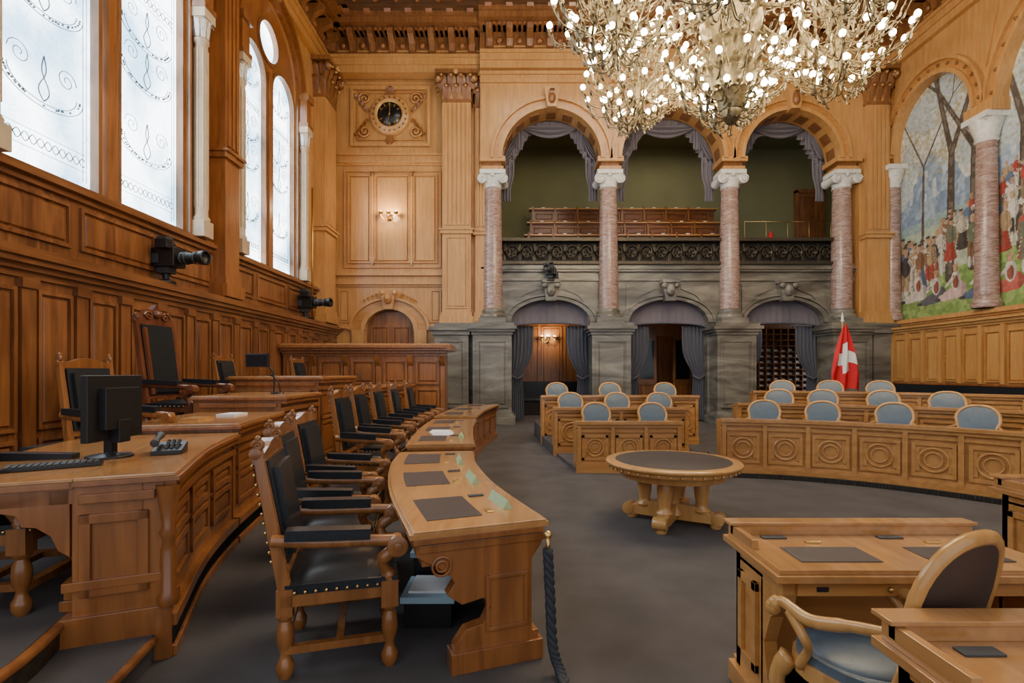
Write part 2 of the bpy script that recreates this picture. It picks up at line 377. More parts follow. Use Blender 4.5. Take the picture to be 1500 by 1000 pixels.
for wi,(c,r) in enumerate(ops):
    mb=MB(); mb.M=LEFT
    rl=r*.435; dl=r*.54; zs=9.4-rl-.05
    n=40; xs=[c-r+2*r*i/n for i in range(n+1)]
    top=lambda x:9.3+math.sqrt(max(0,r*r-(x-c)**2))
    vs=[]
    for x in xs: vs+=[(x,.16,4.1),(x,.16,max(9.3,top(x)))]
    mb.add(vs,[(2*i,2*i+2,2*i+3,2*i+1) for i in range(n)],'glass')
    def low(x):
        for s_ in(-1,1):
            d=x-(c+s_*dl)
            if abs(d)<rl: return zs+math.sqrt(rl*rl-d*d)
        return zs
    rd=r*.36; zr=9.3+r*.33
    n=120; xs=[c-r+2*r*i/n for i in range(n+1)]
    mb.slab(xs,low,lambda x:max(low(x)+.01,(zr-math.sqrt(max(0,rd*rd-(x-c)**2))) if abs(x-c)<rd else zr if top(x)>zr else top(x)),.06,.15,'rostrum')
    mb.slab([x for x in xs if top(x)>zr],lambda x:(zr+math.sqrt(max(0,rd*rd-(x-c)**2))) if abs(x-c)<rd else zr,top,.06,.15,'rostrum')
    mb.ring(c,zr,rd-.06,rd+.03,.02,.15,'oak_dark',1,0,2*pi,36)
    for s_ in(-1,1):
        mb.ring(c+s_*dl,zs,rl-.04,rl+.03,.02,.15,'oak_dark')
        for e in(-1,1):
            x=c+s_*dl+e*rl; mb.box(x-.035,x+.035,.02,.15,4.1,zs,'oak_dark')
        cx=c+s_*dl; g=.152
        for base in(4.62,7.9):
            for ph in(0,pi): mb.tube([(cx-rl*.84+rl*1.68*i/60,g,base+.06*math.sin(i*.62+ph)) for i in range(61)],.007,'etch',4)
            for o_ in(-.12,.12): mb.tube([(cx-rl*.84,g,base+o_),(cx+rl*.84,g,base+o_)],.005,'etch',4)
        for zz in(5.1,6.3,7.0,8.3):
            for w_ in(.8,.66):
                mb.tube([(cx+rl*w_*math.cos(pi+pi*i/20),g,zz+.35+.42*w_*math.sin(pi+pi*i/20)) for i in range(21)],.006,'etch',4)
            for sx in(-1,1):
                mb.tube([(cx+sx*(rl*.45+.16*(1-t/24)*math.cos(t*.5)),g,zz+.55+.16*(1-t/24)*math.sin(t*.5)) for t in range(22)],.006,'etch',4)
            mb.tube([(cx+.1*math.sin(i*.3)*(1-i/22),g,zz+.1+i*.03) for i in range(21)],.008,'etch',4); mb.tube([(cx-.1*math.sin(i*.3)*(1-i/22),g,zz+.1+i*.03) for i in range(21)],.008,'etch',4)
            for j in range(30):
                a=pi+pi*R(); mb.sph((cx+rl*.73*math.cos(a),g,zz+.35+.31*math.sin(a)+.02*R()),.016,'etch',5,3)
        for q in(.88,.8):
            for e in(-1,1): mb.tube([(cx+e*rl*q,g,4.35),(cx+e*rl*q,g,zs)],.005,'etch',4)
    mb.box(c-.08,c+.08,-.02,.15,4.1,9.0,'rostrum'); mb.box(c-r,c+r,0,.16,4.1,4.22,'walnut_h')
    mb.obj('window_%d'%(wi+1))

# ---- back wall left section (clock wall)
mb=MB()
Y=16.5
mb.box(-6.9,-2.35,Y,17.2,3.85,13.3,'oak_wall')
mb.box(-6.9,-4.93,Y,17.2,0,3.85,'oak_wall'); mb.box(-3.37,-2.35,Y,17.2,0,3.85,'oak_wall')
mb.archslab(-4.15,.78,2.95,.66,3.85,Y,17.2,'oak_wall')
entab(mb,-6.1,-1.2,Y,'oak_wall',.45)
mb.mouldx(-5.9,-2.45,Y,8.25,[(.05,.06),(.12,.06),(.06,.18),(.14,.06)],'oak_wall')
mb.mouldx(-5.9,-2.45,Y,4.35,[(.05,.06),(.12,.08),(.06,.2),(.16,.08)],'oak_wall')
mb.panel(-5.62,-2.5,4.95,8.1,Y,'oak_desk',.06,.06,False)
for a,b in((-5.5,-4.75),(-4.65,-3.5),(-3.4,-2.62)):
    mb.panel(a,b,5.1,7.95,Y,'oak_desk',.05,.06,True,'oak_wall')
for x in(-4.7,-3.45):
    mb.box(x-.04,x+.04,Y-.07,Y,5.1,7.95,'oak_wall'); mb.sph((x,Y-.08,7.95),.07,'oak_dark'); mb.prism([(x-.1,5.3),(x+.1,5.3),(x,5.0)],Y-.09,Y,'oak_wall','xz')
mb.panel(-5.4,-2.85,8.85,10.75,Y,'oak_wall',.09,.10,False); mb.panel(-5.2,-3.05,9.05,10.6,Y,'oak_desk',.04,.06,False)
mb.panel(-5.55,-2.7,10.85,10.98,Y,'oak_wall',.02,.04,False)
mb.ring(-4.15,2.95,.78,.92,Y-.12,Y,'oak_wall',.85); mb.ring(-4.15,2.95,.92,1.22,Y-.06,Y,'oak_desk',.8); mb.ring(-4.15,2.95,1.22,1.3,Y-.14,Y,'oak_wall',.8)
mb.box(-5.35,-4.95,Y-.12,Y,0,2.95,'oak_wall'); mb.box(-3.35,-2.95,Y-.12,Y,0,2.95,'oak_wall')
mb.panel(-5.8,-5.45,3.2,4.25,Y,'oak_wall',.04,.04); mb.panel(-2.85,-2.5,3.2,4.25,Y,'oak_wall',.04,.04)
mb.mouldx(-5.9,-5.4,Y,3.0,[(.1,.1)],'oak_wall'); mb.mouldx(-2.9,-2.4,Y,3.0,[(.1,.1)],'oak_wall')
mb.prism([(-4.3,3.6),(-4.0,3.6),(-3.92,4.2),(-4.38,4.2)],Y-.28,Y,'oak_desk','xz')
mb.sph((-4.15,Y-.3,3.92),.13,'oak_desk',10,8,(1,1,1.3)); mb.sph((-4.15,Y-.43,3.9),.035,'oak_desk',6,4)
for sx in(-1,1):
    mb.lathe([(.001,-.02),(.08,-.02),(.08,.02),(.001,.02)],(-4.15+sx*.2,Y-.28,4.12),10,'oak_wall',axis='y')
    for q in range(4): mb.leaf((-4.15+sx*(.3+.13*q),Y,3.95-.06*q),(0,-.12,0),(sx*.15,0,.16),.06,'oak_wall')
pilaster(mb,-2.4,-1.5,Y,.45,3.1,6.1,10.1,11.0,'oak_wall')
mb.box(-2.4,-1.2,Y-.1,17.2,3,13.3,'oak_wall')
mb.panel(-2.3,-1.6,3.6,5.85,Y-.45,'oak_wall',.04,.03)
pilaster(mb,-1.38,-1.02,Y,.3,3.1,6.1,10.0,11.0,'oak_wall')
mb.obj('wall_back')
mb=MB(); Y2=16.62
pts=[(-4.93,0),(-4.93,2.95)]+[(-4.15+.78*math.cos(pi-pi*i/16),2.95+.66*math.sin(pi*i/16)) for i in range(17)]+[(-3.37,0)]
mb.prism(pts,Y2,Y2+.08,'walnut','xz'); mb.panel(-4.8,-4.2,1.0,3.1,Y2,'walnut',.05,.04); mb.panel(-4.1,-3.5,1.0,3.1,Y2,'walnut',.05,.04); mb.sph((-4.25,Y2-.08,1.5),.04,'brass')
mb.obj('door_1')

# ---- arcade
cols=[-.82,2.85,6.70,10.26]; ARC=[(1.015,1.53),(4.775,1.58),(8.48,1.48)]
mb=MB(); y0,y1=15.95,16.65; zs=8.25
mb.box(-1.2,ARC[0][0]-ARC[0][1],y0,y1,zs,11.0,'oak_wall')
for i,(c,r) in enumerate(ARC):
    mb.archslab(c,r,zs,r,11.0,y0,y1,'oak_wall',32)
    nxt=ARC[i+1][0]-ARC[i+1][1] if i<2 else 11.66
    mb.box(c+r,nxt,y0,y1,zs,11.0,'oak_wall')
    mb.ring(c,zs,r,r+.12,y0-.12,y0,'oak_wall'); mb.ring(c,zs,r+.12,r+.28,y0-.06,y0,'oak_desk'); mb.ring(c,zs,r+.28,r+.36,y0-.14,y0,'oak_wall')
    mb.prism([(c-.14,zs+r-.05),(c+.14,zs+r-.05),(c+.24,zs+r+.55),(c-.24,zs+r+.55)],y0-.3,y0,'oak_wall','xz')
    mb.sph((c,y0-.3,zs+r+.2),.12,'oak_dark',8,6,(1,1,1.4)); mb.leaf((c,y0-.28,zs+r+.05),(0,-.15,0),(0,0,.4),.12,'oak_dark')
    for k in range(9):
        a=pi*(k+.5)/9; mb.M=Matrix.Translation((c,0,zs))@Matrix.Rotation(-a+pi/2,4,'Y'); mb.box(-.15,.15,y0+.15,y1-.15,r-.03,r,'oak_dark'); mb.M=Matrix.Identity(4)
for i in range(2):
    x=(ARC[i][0]+ARC[i][1]+ARC[i+1][0]-ARC[i+1][1])/2
    mb.prism([(x-.45,10.45),(x+.45,10.45),(x+.1,9.3),(x-.1,9.3)],y0-.05,y0,'oak_wall','xz'); mb.ring(x,10.15,.17,.24,y0-.1,y0,'oak_dark',1,0,2*pi)
mb.mouldx(-1.2,11.66,y0,10.6,[(.06,.1),(.02,.15),(.08,.1)],'oak_wall')
entab(mb,-1.2,11.66,y0)
mb.box(-1.2,11.66,y1-.1,17.2,10.9,13.3,'oak_wall')
for x in cols:
    mb.box(x-.34,x+.34,y0-.02,y1,7.93,8.02,'oak_wall'); mb.box(x-.28,x+.28,y0+.04,y1-.04,8.02,8.17,'oak_dark'); mb.box(x-.40,x+.40,y0-.08,y1,8.15,8.3,'oak_wall')
mb.obj('arcade_wall')
for i,x in enumerate(cols):
    mb=MB(); yc=16.28
    w=.60
    mb.box(x-w,x+w,15.72,16.6,.32,2.75,'marble_grey'); mb.box(x-w-.12,x+w+.12,15.6,16.6,0,.25,'marble_grey'); mb.box(x-w-.06,x+w+.06,15.66,16.6,.25,.34,'marble_grey')
    mb.panel(x-w+.1,x+w-.1,.5,2.6,15.72,'marble_grey',.07,.04)
    for k,(e,z) in enumerate(((.04,2.75),(.1,2.84),(.16,2.92),(.08,3.02))): mb.box(x-w-e,x+w+e,15.72-e,16.6,z,z+.1,'marble_grey')
    mb.box(x-.42,x+.42,15.86,16.6,3.1,3.3,'marble_grey')
    mb.lathe([(.42,3.3),(.43,3.36),(.4,3.42),(.34,3.46),(.36,3.52),(.33,3.58),(.3,3.6)],(x,yc,0),28,'marble_grey')
    mb.lathe([(.3,3.6),(.305,5.0),(.26,7.4)],(x,yc,0),28,'marble_pink')
    mb.lathe([(.26,7.4),(.29,7.43),(.26,7.48),(.30,7.58),(.34,7.68)],(x,yc,0),28,'white_stone')
    for sx in(-1,1):
        mb.lathe([(.001,-.3),(.06,-.32),(.15,-.3),(.13,-.2),(.10,0),(.13,.2),(.15,.3),(.06,.32),(.001,.3)],(x+sx*.33,yc,7.66),16,'white_stone',axis='y')
        mb.tube([(x+sx*.33+.13*math.cos(t*.6)*(1-t/22),yc-.33,7.66+.13*math.sin(t*.6)*(1-t/22)) for t in range(20)],.022,'white_stone',5)
    mb.box(x-.33,x+.33,yc-.26,yc+.26,7.66,7.8,'white_stone'); mb.box(x-.4,x+.4,yc-.34,yc+.34,7.8,7.93,'white_stone')
    mb.sph((x,yc-.3,7.78),.07,'white_stone')
    mb.obj('marble_column' if i==0 else 'marble_column.%03d'%i,.006)
mb=MB(); mb.box(-2.6,-1.55,15.75,16.4,.3,2.75,'marble_grey'); mb.box(-2.75,-1.55,15.6,16.4,0,.3,'marble_grey'); mb.box(-2.68,-1.5,15.68,16.4,2.75,2.88,'marble_grey'); mb.box(-2.76,-1.5,15.6,16.4,2.88,3.0,'marble_grey'); mb.box(-2.6,-1.5,15.75,16.4,3.0,3.12,'marble_grey'); mb.panel(-2.5,-1.65,.5,2.6,15.75,'marble_grey',.07,.04); mb.obj('marble_pedestal',.006)
mb=MB(); mb.box(10.7,11.66,16.1,17.2,3.1,11,'oak_wall'); pilaster(mb,10.75,11.45,16.1,.3,3.1,5.9,9.9,11.0,'oak_wall'); mb.box(10.9,11.66,15.7,17.2,0,2.8,'marble_grey'); mb.box(10.85,11.66,15.6,17.2,2.8,3.1,'marble_grey'); mb.obj('wall_pier')

# ---- lower stone wall
mb=MB(); y0,y1=16.4,17.0; LO=[(c,1.26) for c,_ in ARC]
mb.box(-2.6,-1.3,y0+.01,y1,0,3.2,'marble_grey')
xs=-1.3
for c,r in LO:
    mb.box(xs,c-r,y0,y1,0,5.1,'marble_grey'); mb.archslab(c,r,3.2,.72,5.1,y0,y1,'marble_grey',20); xs=c+r
    mb.ring(c,3.2,r,r+.16,y0-.1,y0,'marble_grey',.72/1.26); mb.ring(c,3.2,r+.16,r+.24,y0-.15,y0,'marble_grey',.74/1.26)
    mb.prism([(c-.16,3.85),(c+.16,3.85),(c+.24,4.5),(c-.24,4.5)],y0-.3,y0,'marble_grey','xz')
    mb.sph((c,y0-.32,4.18),.15,'marble_grey',10,8,(1,1,1.3)); mb.sph((c,y0-.46,4.15),.04,'marble_grey',6,5); mb.box(c-.28,c+.28,y0-.4,y0,4.42,4.52,'marble_grey')
    for sx in(-1,1):
        mb.lathe([(.001,-.05),(.09,-.05),(.09,.05),(.001,.05)],(c+sx*.2,y0-.33,4.33),10,'marble_grey',axis='y')
        mb.prism([(c+sx*1.35,3.45),(c+sx*1.35,4.4),(c+sx*.42,4.4),(c+sx*.42,4.25),(c+sx*.9,4.05)],y0-.05,y0,'marble_grey','xz')
mb.box(xs,11.66,y0,y1,0,5.1,'marble_grey')
mb.mouldx(-1.2,10.8,y0,4.52,[(.06,.08),(.03,.2),(.14,.07),(.2,.06),(.08,.12)],'marble_grey')
mb.obj('stone_wall')
mb=MB(); mb.box(-1.2,13.2,17.0,21.6,4.75,5.0,'dark'); mb.obj('floor_gallery')
mb=MB()
mb.box(-.9,10.5,16.5,16.56,5.06,5.8,'dark')
mb.box(-.9,10.5,16.22,16.6,5.03,5.12,'bronze'); mb.box(-.9,10.5,16.2,16.66,5.76,5.86,'bronze')
x=-.7;i=0
while x<10.4:
    sg=1 if i%2 else -1
    mb.tube([(x+(.22*(1-t/30))*math.cos(t*.5)*sg,16.4,5.44+.25*(1-t/30)*math.sin(t*.5)) for t in range(27)],[.028*(1-t/45) for t in range(27)],'bronze',5)
    for k in range(5):
        a=k*2*pi/5; mb.leaf((x+.05*math.cos(a),16.42,5.44+.05*math.sin(a)),(0,-.08,0),(.13*math.cos(a),0,.13*math.sin(a)),.035,'bronze')
    mb.leaf((x+.24,16.44,5.15),(0,-.1,0),(.05*sg,0,.28),.06,'bronze'); mb.leaf((x+.24,16.44,5.72),(0,-.1,0),(-.05*sg,0,-.28),.06,'bronze')
    x+=.48;i+=1
mb.obj('balcony_railing')
mb=MB()
mb.box(-1.4,13.5,21.6,21.8,0,11.2,'olive'); mb.box(-1.5,-1.2,17.2,21.6,4.9,11.2,'olive'); mb.box(13.2,13.4,17.2,21.6,4.9,11.2,'olive'); mb.box(-1.4,13.4,17.2,21.8,11.0,11.2,'olive')
mb.obj('wall_gallery')
mb=MB()
mb.box(11.6,11.7,21.4,21.6,5,9.2,'walnut'); mb.box(12.7,12.8,21.4,21.6,5,9.2,'walnut'); mb.box(11.6,12.8,21.4,21.6,9.1,9.25,'walnut'); mb.box(11.7,12.7,21.5,21.58,5,9.1,'oak_dark'); mb.panel(11.8,12.6,7.2,9.0,21.5,'walnut'); mb.obj('door_2')
wood('bench',(.11,.032,.012),(.22,.075,.026),HX,.3)
for i,(yy,zt) in enumerate(((18.2,6.42),(19.2,7.15),(20.2,7.98))):
    mb=MB()
    mb.box(.3+.1*i,7.3+.2*i,yy,yy+.06,5,zt,'bench'); mb.box(.2+.1*i,7.4+.2*i,yy-.14,yy+.2,zt,zt+.05,'oak_desk')
    for k in range(8):
        a=.4+k*.87+.1*i
        mb.panel(a,a+.78,zt-.42,zt-.1,yy,'chairwood',.04,.04,True,'bench'); mb.box(a-.07,a-.02,yy-.14,yy+.45,zt-.45,zt+.12,'chairwood')
        mb.box(a,a+.78,yy+.5,yy+.75,zt-.35,zt-.3,'bench'); mb.box(a+.3,a+.42,yy-.1,yy-.04,zt+.05,zt+.09,'white')
    mb.box(.3+.1*i,7.3+.2*i,yy+.1,yy+.9,5.0,zt-.8,'oak_dark')
    mb.obj('gallery_bench' if i==0 else 'gallery_bench.%03d'%i)
mb=MB(); mb.box(8.4,11.6,19.0,19.06,5,6.35,'bench'); mb.box(8.3,11.7,18.95,19.2,6.35,6.42,'chairwood')
for k in range(4): mb.panel(8.5+k*.78,9.2+k*.78,5.4,6.3,19,'walnut')
for k in range(5): mb.tube([(8.4+k*.8,19.05,6.4),(8.4+k*.8,19.05,7.2)],.012,'brass')
mb.tube([(8.4,19.05,7.2),(11.6,19.05,7.2)],.014,'brass'); mb.obj('gallery_enclosure')
mb=MB(); mb.lathe([(.001,0),(.08,0),(.08,.3),(.05,.36),(.03,.42),(.001,.43)],(9.4,19.1,6.425),12,'red'); mb.obj('fire_extinguisher')
def swag(mb,xa,za,xb,zb,drop,y,mat,nu=28,nv=14,top=.12):
    vs=[]
    for j in range(nv+1):
        v=j/nv
        for i in range(nu+1):
            u=i/nu; s_=math.sin(pi*u)
            vs.append((xa+(xb-xa)*u,y-.10*s_*math.sin(v*pi*5)-.06*s_,za+(zb-za)*u-drop*s_*(top+(1-top)*v)))
    k=nu+1; mb.add(vs,[(j*k+i,j*k+i+1,(j+1)*k+i+1,(j+1)*k+i) for j in range(nv) for i in range(nu)],mat,True)
def hang(mb,x0,x1,z0,z1,y,mat,pinch=None,n=40,m=16,amp=.06,folds=7):
    vs=[]
    for j in range(m+1):
        v=j/m; z=z1+(z0-z1)*v; w=1.0
        if pinch:
            d=(v-pinch[0]); w=1-pinch[1]*math.exp(-d*d/.03) if v<pinch[0] else 1-pinch[1]*(.85+.15*math.exp(-d*d/.03))
        for i in range(n+1):
            u=i/n; vs.append((x0+(x1-x0)*u*w,y+amp*math.sin(u*folds*2*pi),z))
    k=n+1; mb.add(vs,[(j*k+i,j*k+i+1,(j+1)*k+i+1,(j+1)*k+i) for j in range(m) for i in range(n)],mat,True)
for i,(c,r) in enumerate(ARC):
    mb=MB(); yy=16.8; R1=r+.1
    n=60; vs=[]
    for k in range(n+1):
        a=pi*k/n
        lo=.34+.14*abs(math.sin(a*3))
        for q,rr in enumerate((R1,R1-.16,R1-lo)):
            vs.append((c+rr*math.cos(a),yy+.05*math.sin(k*2.1)*(q+.3),8.25+rr*math.sin(a)))
    mb.add(vs,[(3*k+q,3*k+3+q,3*k+4+q,3*k+1+q) for k in range(n) for q in(0,1)],'drape',True)
    swag(mb,c-r*.66,9.6,c+r*.66,9.6,.40,16.72,'drape',28,14,0)
    for sx in(-1,1):
        swag(mb,c+sx*r*1.02,8.55,c+sx*r*.62,9.65,.42,16.74,'drape')
        hang(mb,c+sx*r*1.02,c+sx*r*.76,7.2,9.0,16.78,'drape',(.8,.3),20,10,.05,3)
        hang(mb,c+sx*r*.72,c+sx*r*.58,8.85,9.65,16.7,'drape',None,12,4,.04,2)
        mb.sph((c+sx*r*.66,16.66,9.6),.09,'drape')
    mb.obj('gallery_drape' if i==0 else 'gallery_drape.%03d'%i)
for i,(c,r) in enumerate(LO):
    mb=MB(); yy=16.6
    n=40; vs=[]
    for k in range(n+1):
        u=-1+2*k/n; x=c+u*r; zt=3.2+.72*math.sqrt(max(0,1-u*u)); zb=3.05+.14*math.sqrt(max(0,1-u*u))
        for q in range(4): vs.append((x,yy-.03*math.sin(k*1.9)*q/3,zt+(zb-zt)*q/3))
    mb.add(vs,[(4*k+q,4*k+4+q,4*k+5+q,4*k+1+q) for k in range(n) for q in range(3)],'drape',True)
    mb.tube([(c-r+2*r*k/20,yy-.05,3.05+.14*math.sqrt(max(0,1-(k/10-1)**2))) for k in range(21)],.03,'curtain',6)
    hang(mb,c-r,c-r+.72,.05,3.1,yy+.1,'curtain',(.55,.5),40,24,.05,6)
    hang(mb,c+r,c+r-.72,.05,3.1,yy+.1,'curtain',(.55,.5),40,24,.05,6)
    for sx in(-1,1): mb.tube([(c+sx*r,yy+.02,1.5),(c+sx*(r-.2),yy-.02,1.38),(c+sx*(r-.4),yy+.05,1.5)],.03,'curtain',6)
    mb.obj('door_curtain' if i==0 else 'door_curtain.%03d'%i)
mb=MB()
mb.box(-1.4,13,20.2,20.4,0,4.7,'walnut')
x=-.9
while x<11.5: mb.panel(x,x+.8,1.1,3.4,20.2,'oak_dark',.05,.04); mb.panel(x,x+.8,.2,1.0,20.2,'oak_dark',.05,.04); x+=.9
for x in (2.9,6.7): mb.box(x-.1,x+.1,17.0,20.2,0,4.7,'oak_dark')
mb.box(-1.3,-1.2,17,20.2,0,4.7,'oak_dark'); mb.obj('wall_lobby')
mb=MB(); mb.box(-.4,2.6,19.2,19.8,.0,.5,'dark'); mb.box(-.4,2.6,19.75,19.9,.5,1.25,'leather_black'); mb.box(-.4,2.6,19.15,19.75,.5,.6,'leather_black'); mb.obj('lobby_bench',.02)
mb=MB(); mb.box(8.7,11.2,20.1,20.15,.8,3.3,'walnut')
for k in range(10): mb.box(8.7+k*.28,8.73+k*.28,19.75,20.15,.8,3.3,'chairwood')
for k in range(12): mb.box(8.7,11.22,19.75,20.15,.8+k*.225,.82+k*.225,'chairwood')
for k in range(70): mb.box(8.76+(k%9)*.28,8.92+(k%9)*.28,19.85,20.1,.83+(k//9)*.225,.87+.06*R()+(k//9)*.225,'white' if k%3 else 'paperblue')
mb.box(8.6,11.3,19.7,20.15,0,.8,'chairwood'); mb.obj('pigeonhole_shelf')
mb=MB()
for x0,x1 in((4.3,5.0),(5.6,6.3)):
    mb.box(x0,x1,18.6,18.66,0,2.9,'oak_dark'); mb.panel(x0+.05,x1-.05,.2,1.2,18.6,'walnut'); mb.panel(x0+.05,x1-.05,1.3,2.8,18.6,'chairwood',.04,.03,False); mb.box(x0+.1,x1-.1,18.58,18.6,1.35,2.75,'screen')
mb.box(3.0,6.6,18.6,18.7,2.9,4.7,'oak_dark'); mb.box(3.0,4.3,18.6,18.7,0,2.9,'walnut'); mb.obj('door_3')

# ---- right wall with mural
mb=MB(); mb.M=RIGHT
arcs=[(14.5,1.4,8.35,1.55),(10.1,2.28,8.2,2.28),(5.6,1.5,8.35,1.55)]
mb.box(-3,17,.25,.7,0,13.3,'oak_wall'); mb.box(-3,17,0,.25,0,3.15,'oak_wall')
segs=[(-3,4.1),(7.1,7.82),(12.38,13.1),(15.9,17)]
for a,b in segs: mb.box(a,b,0,.25,8.1 if 7<a<13.2 else 3.15,13.3,'oak_wall')
for c,r,zs,rise in arcs:
    mb.archslab(c,r,zs,rise,13.3,0,.25,'oak_wall')
    mb.ring(c,zs,r,r+.1,-.12,0,'oak_wall',rise/r); mb.ring(c,zs,r+.1,r+.3,-.05,0,'oak_desk',rise/r); mb.ring(c,zs,r+.3,r+.38,-.14,0,'oak_wall',rise/r)
    for k in range(15):
        a=pi*(k+.5)/15; mb.sph((c+(r+.2)*math.cos(a),-.06,zs+(r+.2)*math.sin(a)*rise/r),.05,'oak_dark',6,4)
mb.mouldx(-3,16.2,0,3.0,[(.05,.06),(.12,.07),(.06,.05)],'oak_wall')
for u in(7.45,12.74): mb.box(u-.4,u+.4,-.25,.25,7.95,8.25,'oak_wall')
entab(mb,-3,16.1,0)
mb.prism([(12.39,10.6),(13.09,10.6),(12.74,9.2)],-.05,0,'oak_wall','xz')
mb.obj('wall_right')
k=6
for u in(7.45,12.74,15.98):
    mb=MB(); mb.M=RIGHT; k+=1
    mb.lathe([(.3,3.2),(.32,3.3),(.26,3.45),(.25,3.5)],(u,-.02,0),18,'marble_pink'); mb.lathe([(.25,3.5),(.21,7.3)],(u,-.02,0),18,'marble_pink'); mb.lathe([(.21,7.3),(.25,7.35),(.22,7.4),(.36,7.85)],(u,-.02,0),18,'white_stone'); mb.box(u-.36,u+.36,-.35,.2,7.82,7.96,'white_stone')
    for j in range(8):
        a=2*pi*j/8; mb.leaf((u+.22*math.cos(a),-.02+.22*math.sin(a),7.4),(.14*math.cos(a),.14*math.sin(a),0),(0,0,.4),.09,'white_stone')
    mb.obj('trim_%d'%k)
mb=MB(); mb.M=RIGHT
mb.box(-3,16.1,-.16,0,0,2.9,'goldwood'); mb.mouldx(-3,16.1,-.16,2.75,[(.05,.06),(.1,.07),(.16,.06)],'goldwood')
u=-2.9
while u<15.7:
    mb.box(u-.05,u+.05,-.24,-.16,.3,2.75,'goldwood'); mb.panel(u+.09,u+.51,1.35,2.6,-.16,'oak_desk',.035,.045,True,'goldwood'); u+=.6
mb.obj('wainscot_right')
mb=MB(); mb.M=RIGHT; mb.box(3,15.4,-.75,-.25,0,.5,'dark'); mb.box(3,15.4,-.42,-.25,.5,1.25,'leather_black'); mb.box(3,15.4,-.8,-.42,.5,.62,'leather_black'); mb.box(3,15.4,-.44,-.25,1.25,1.32,'walnut'); mb.obj('leather_bench',.02)
u0,u1,z0,z1=7.8,15.95,3.15,10.55; nu,nz=520,460
UU,ZZ=np.meshgrid(np.linspace(u1,u0,nu),np.linspace(z0,z1,nz))
X=u1-UU; rng=np.random.default_rng(3)
def vn(X,Y,s,seed):
    g=np.random.default_rng(seed).random((64,64)); x=X*s; y=Y*s; xi=np.floor(x).astype(int); yi=np.floor(y).astype(int); fx=x-xi; fy=y-yi; fx=fx*fx*(3-2*fx); fy=fy*fy*(3-2*fy)
    G=lambda a,b:g[a%64,b%64]
    return (G(xi,yi)*(1-fx)+G(xi+1,yi)*fx)*(1-fy)+(G(xi,yi+1)*(1-fx)+G(xi+1,yi+1)*fx)*fy
N1=vn(X,ZZ,1.2,1)*.6+vn(X,ZZ,3,2)*.4; N2=vn(X,ZZ,9,3); N3=vn(X,ZZ,4,5)
C=np.zeros((nz,nu,3))
def put(mask,c,a=1.0):
    m=(mask*a)[...,None] if mask.dtype!=bool else (mask.astype(float)*a)[...,None]
    C[:]=C*(1-m)+np.array(c)*m
C[:]=np.array((.48,.55,.57)); put(np.clip((N1-.4)*4,0,1),(.66,.66,.60))
ridge=6.2+1.9*np.exp(-((X-1.2)/.8)**2)+.9*np.exp(-((X-3.4)/1.3)**2)+.5*(vn(X,X*0,2.5,7)-.5)
put(ZZ<ridge,(.23,.32,.45)); put((ZZ<ridge)&(N3+.3*N2>.7),(.35,.44,.54)); put((ZZ<ridge)&(ZZ>6.6)&(vn(X*2,ZZ,3,17)>.6),(.50,.56,.62))
put(ZZ<6.0+.3*(vn(X,X*0,1.5,8)-.5),(.30,.42,.42)); put(ZZ<5.7+.2*X*.3,(.40,.49,.38)); put((ZZ<5.6)&(N3>.5),(.50,.54,.42)); put((ZZ<5.2)&(N2>.5),(.44,.46,.33))
put(ZZ<4.2+.12*X,(.20,.32,.09)); put((ZZ<4.2+.12*X)&(N2>.55),(.30,.42,.14))
def seg(xa,za,xb,zb,wa,wb,c):
    dx,dz=xb-xa,zb-za; L=dx*dx+dz*dz; t=np.clip(((X-xa)*dx+(ZZ-za)*dz)/L,0,1); d=np.hypot(X-xa-t*dx,ZZ-za-t*dz); put(d<wa+(wb-wa)*t,c)
    put((d<(wa+(wb-wa)*t)*.5)&(N2>.5),(.17,.135,.11))
def tree(x,z,h,w,seed):
    rg=random.Random(seed); col=(.09,.07,.055)
    def br(xa,za,ang,ln,w,dep):
        xb=xa+ln*math.sin(ang); zb=za+ln*math.cos(ang); seg(xa,za,xb,zb,w,w*.7,col)
        if dep>0:
            for s_ in((-1,1) if dep>1 else (-1,0,1)): br(xb,zb,ang+s_*rg.uniform(.2,.55),ln*rg.uniform(.5,.75),max(.010,w*.6),dep-1)
    br(x,z,0.02,h,w,5)
put((ZZ>7.4)&(vn(X,ZZ,11,31)>.62)&(N1>.4),(.46,.41,.24),.7); put((ZZ>7.2)&(vn(X,ZZ,16,11)>.74),(.38,.34,.20),.7)
for x,z,h,w,s_ in((1.85,4.2,3.4,.15,1),(2.55,4.4,3.1,.13,2),(.9,5.0,2.6,.05,6),(3.9,4.6,2.8,.16,3),(5.3,4.5,3.0,.16,4),(6.8,4.4,2.8,.14,5),(4.6,5,2.7,.09,9)): tree(x,z,h,w,s_)
pal=[(.40,.07,.05),(.62,.58,.50),(.07,.06,.055),(.24,.13,.07),(.12,.17,.27),(.55,.50,.40),(.32,.10,.07),(.16,.18,.12),(.42,.30,.17),(.64,.61,.55),(.10,.09,.09),(.27,.20,.13)]
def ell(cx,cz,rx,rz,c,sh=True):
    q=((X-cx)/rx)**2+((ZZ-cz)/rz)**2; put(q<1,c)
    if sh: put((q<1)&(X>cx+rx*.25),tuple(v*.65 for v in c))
figs=[]
for i in range(95):
    x=rng.uniform(.15,8.2); top=4.5+min(1.9,max(0,(x-.9))*.85); z=rng.uniform(3.9,top); figs.append((z,x))
figs.sort(reverse=True)
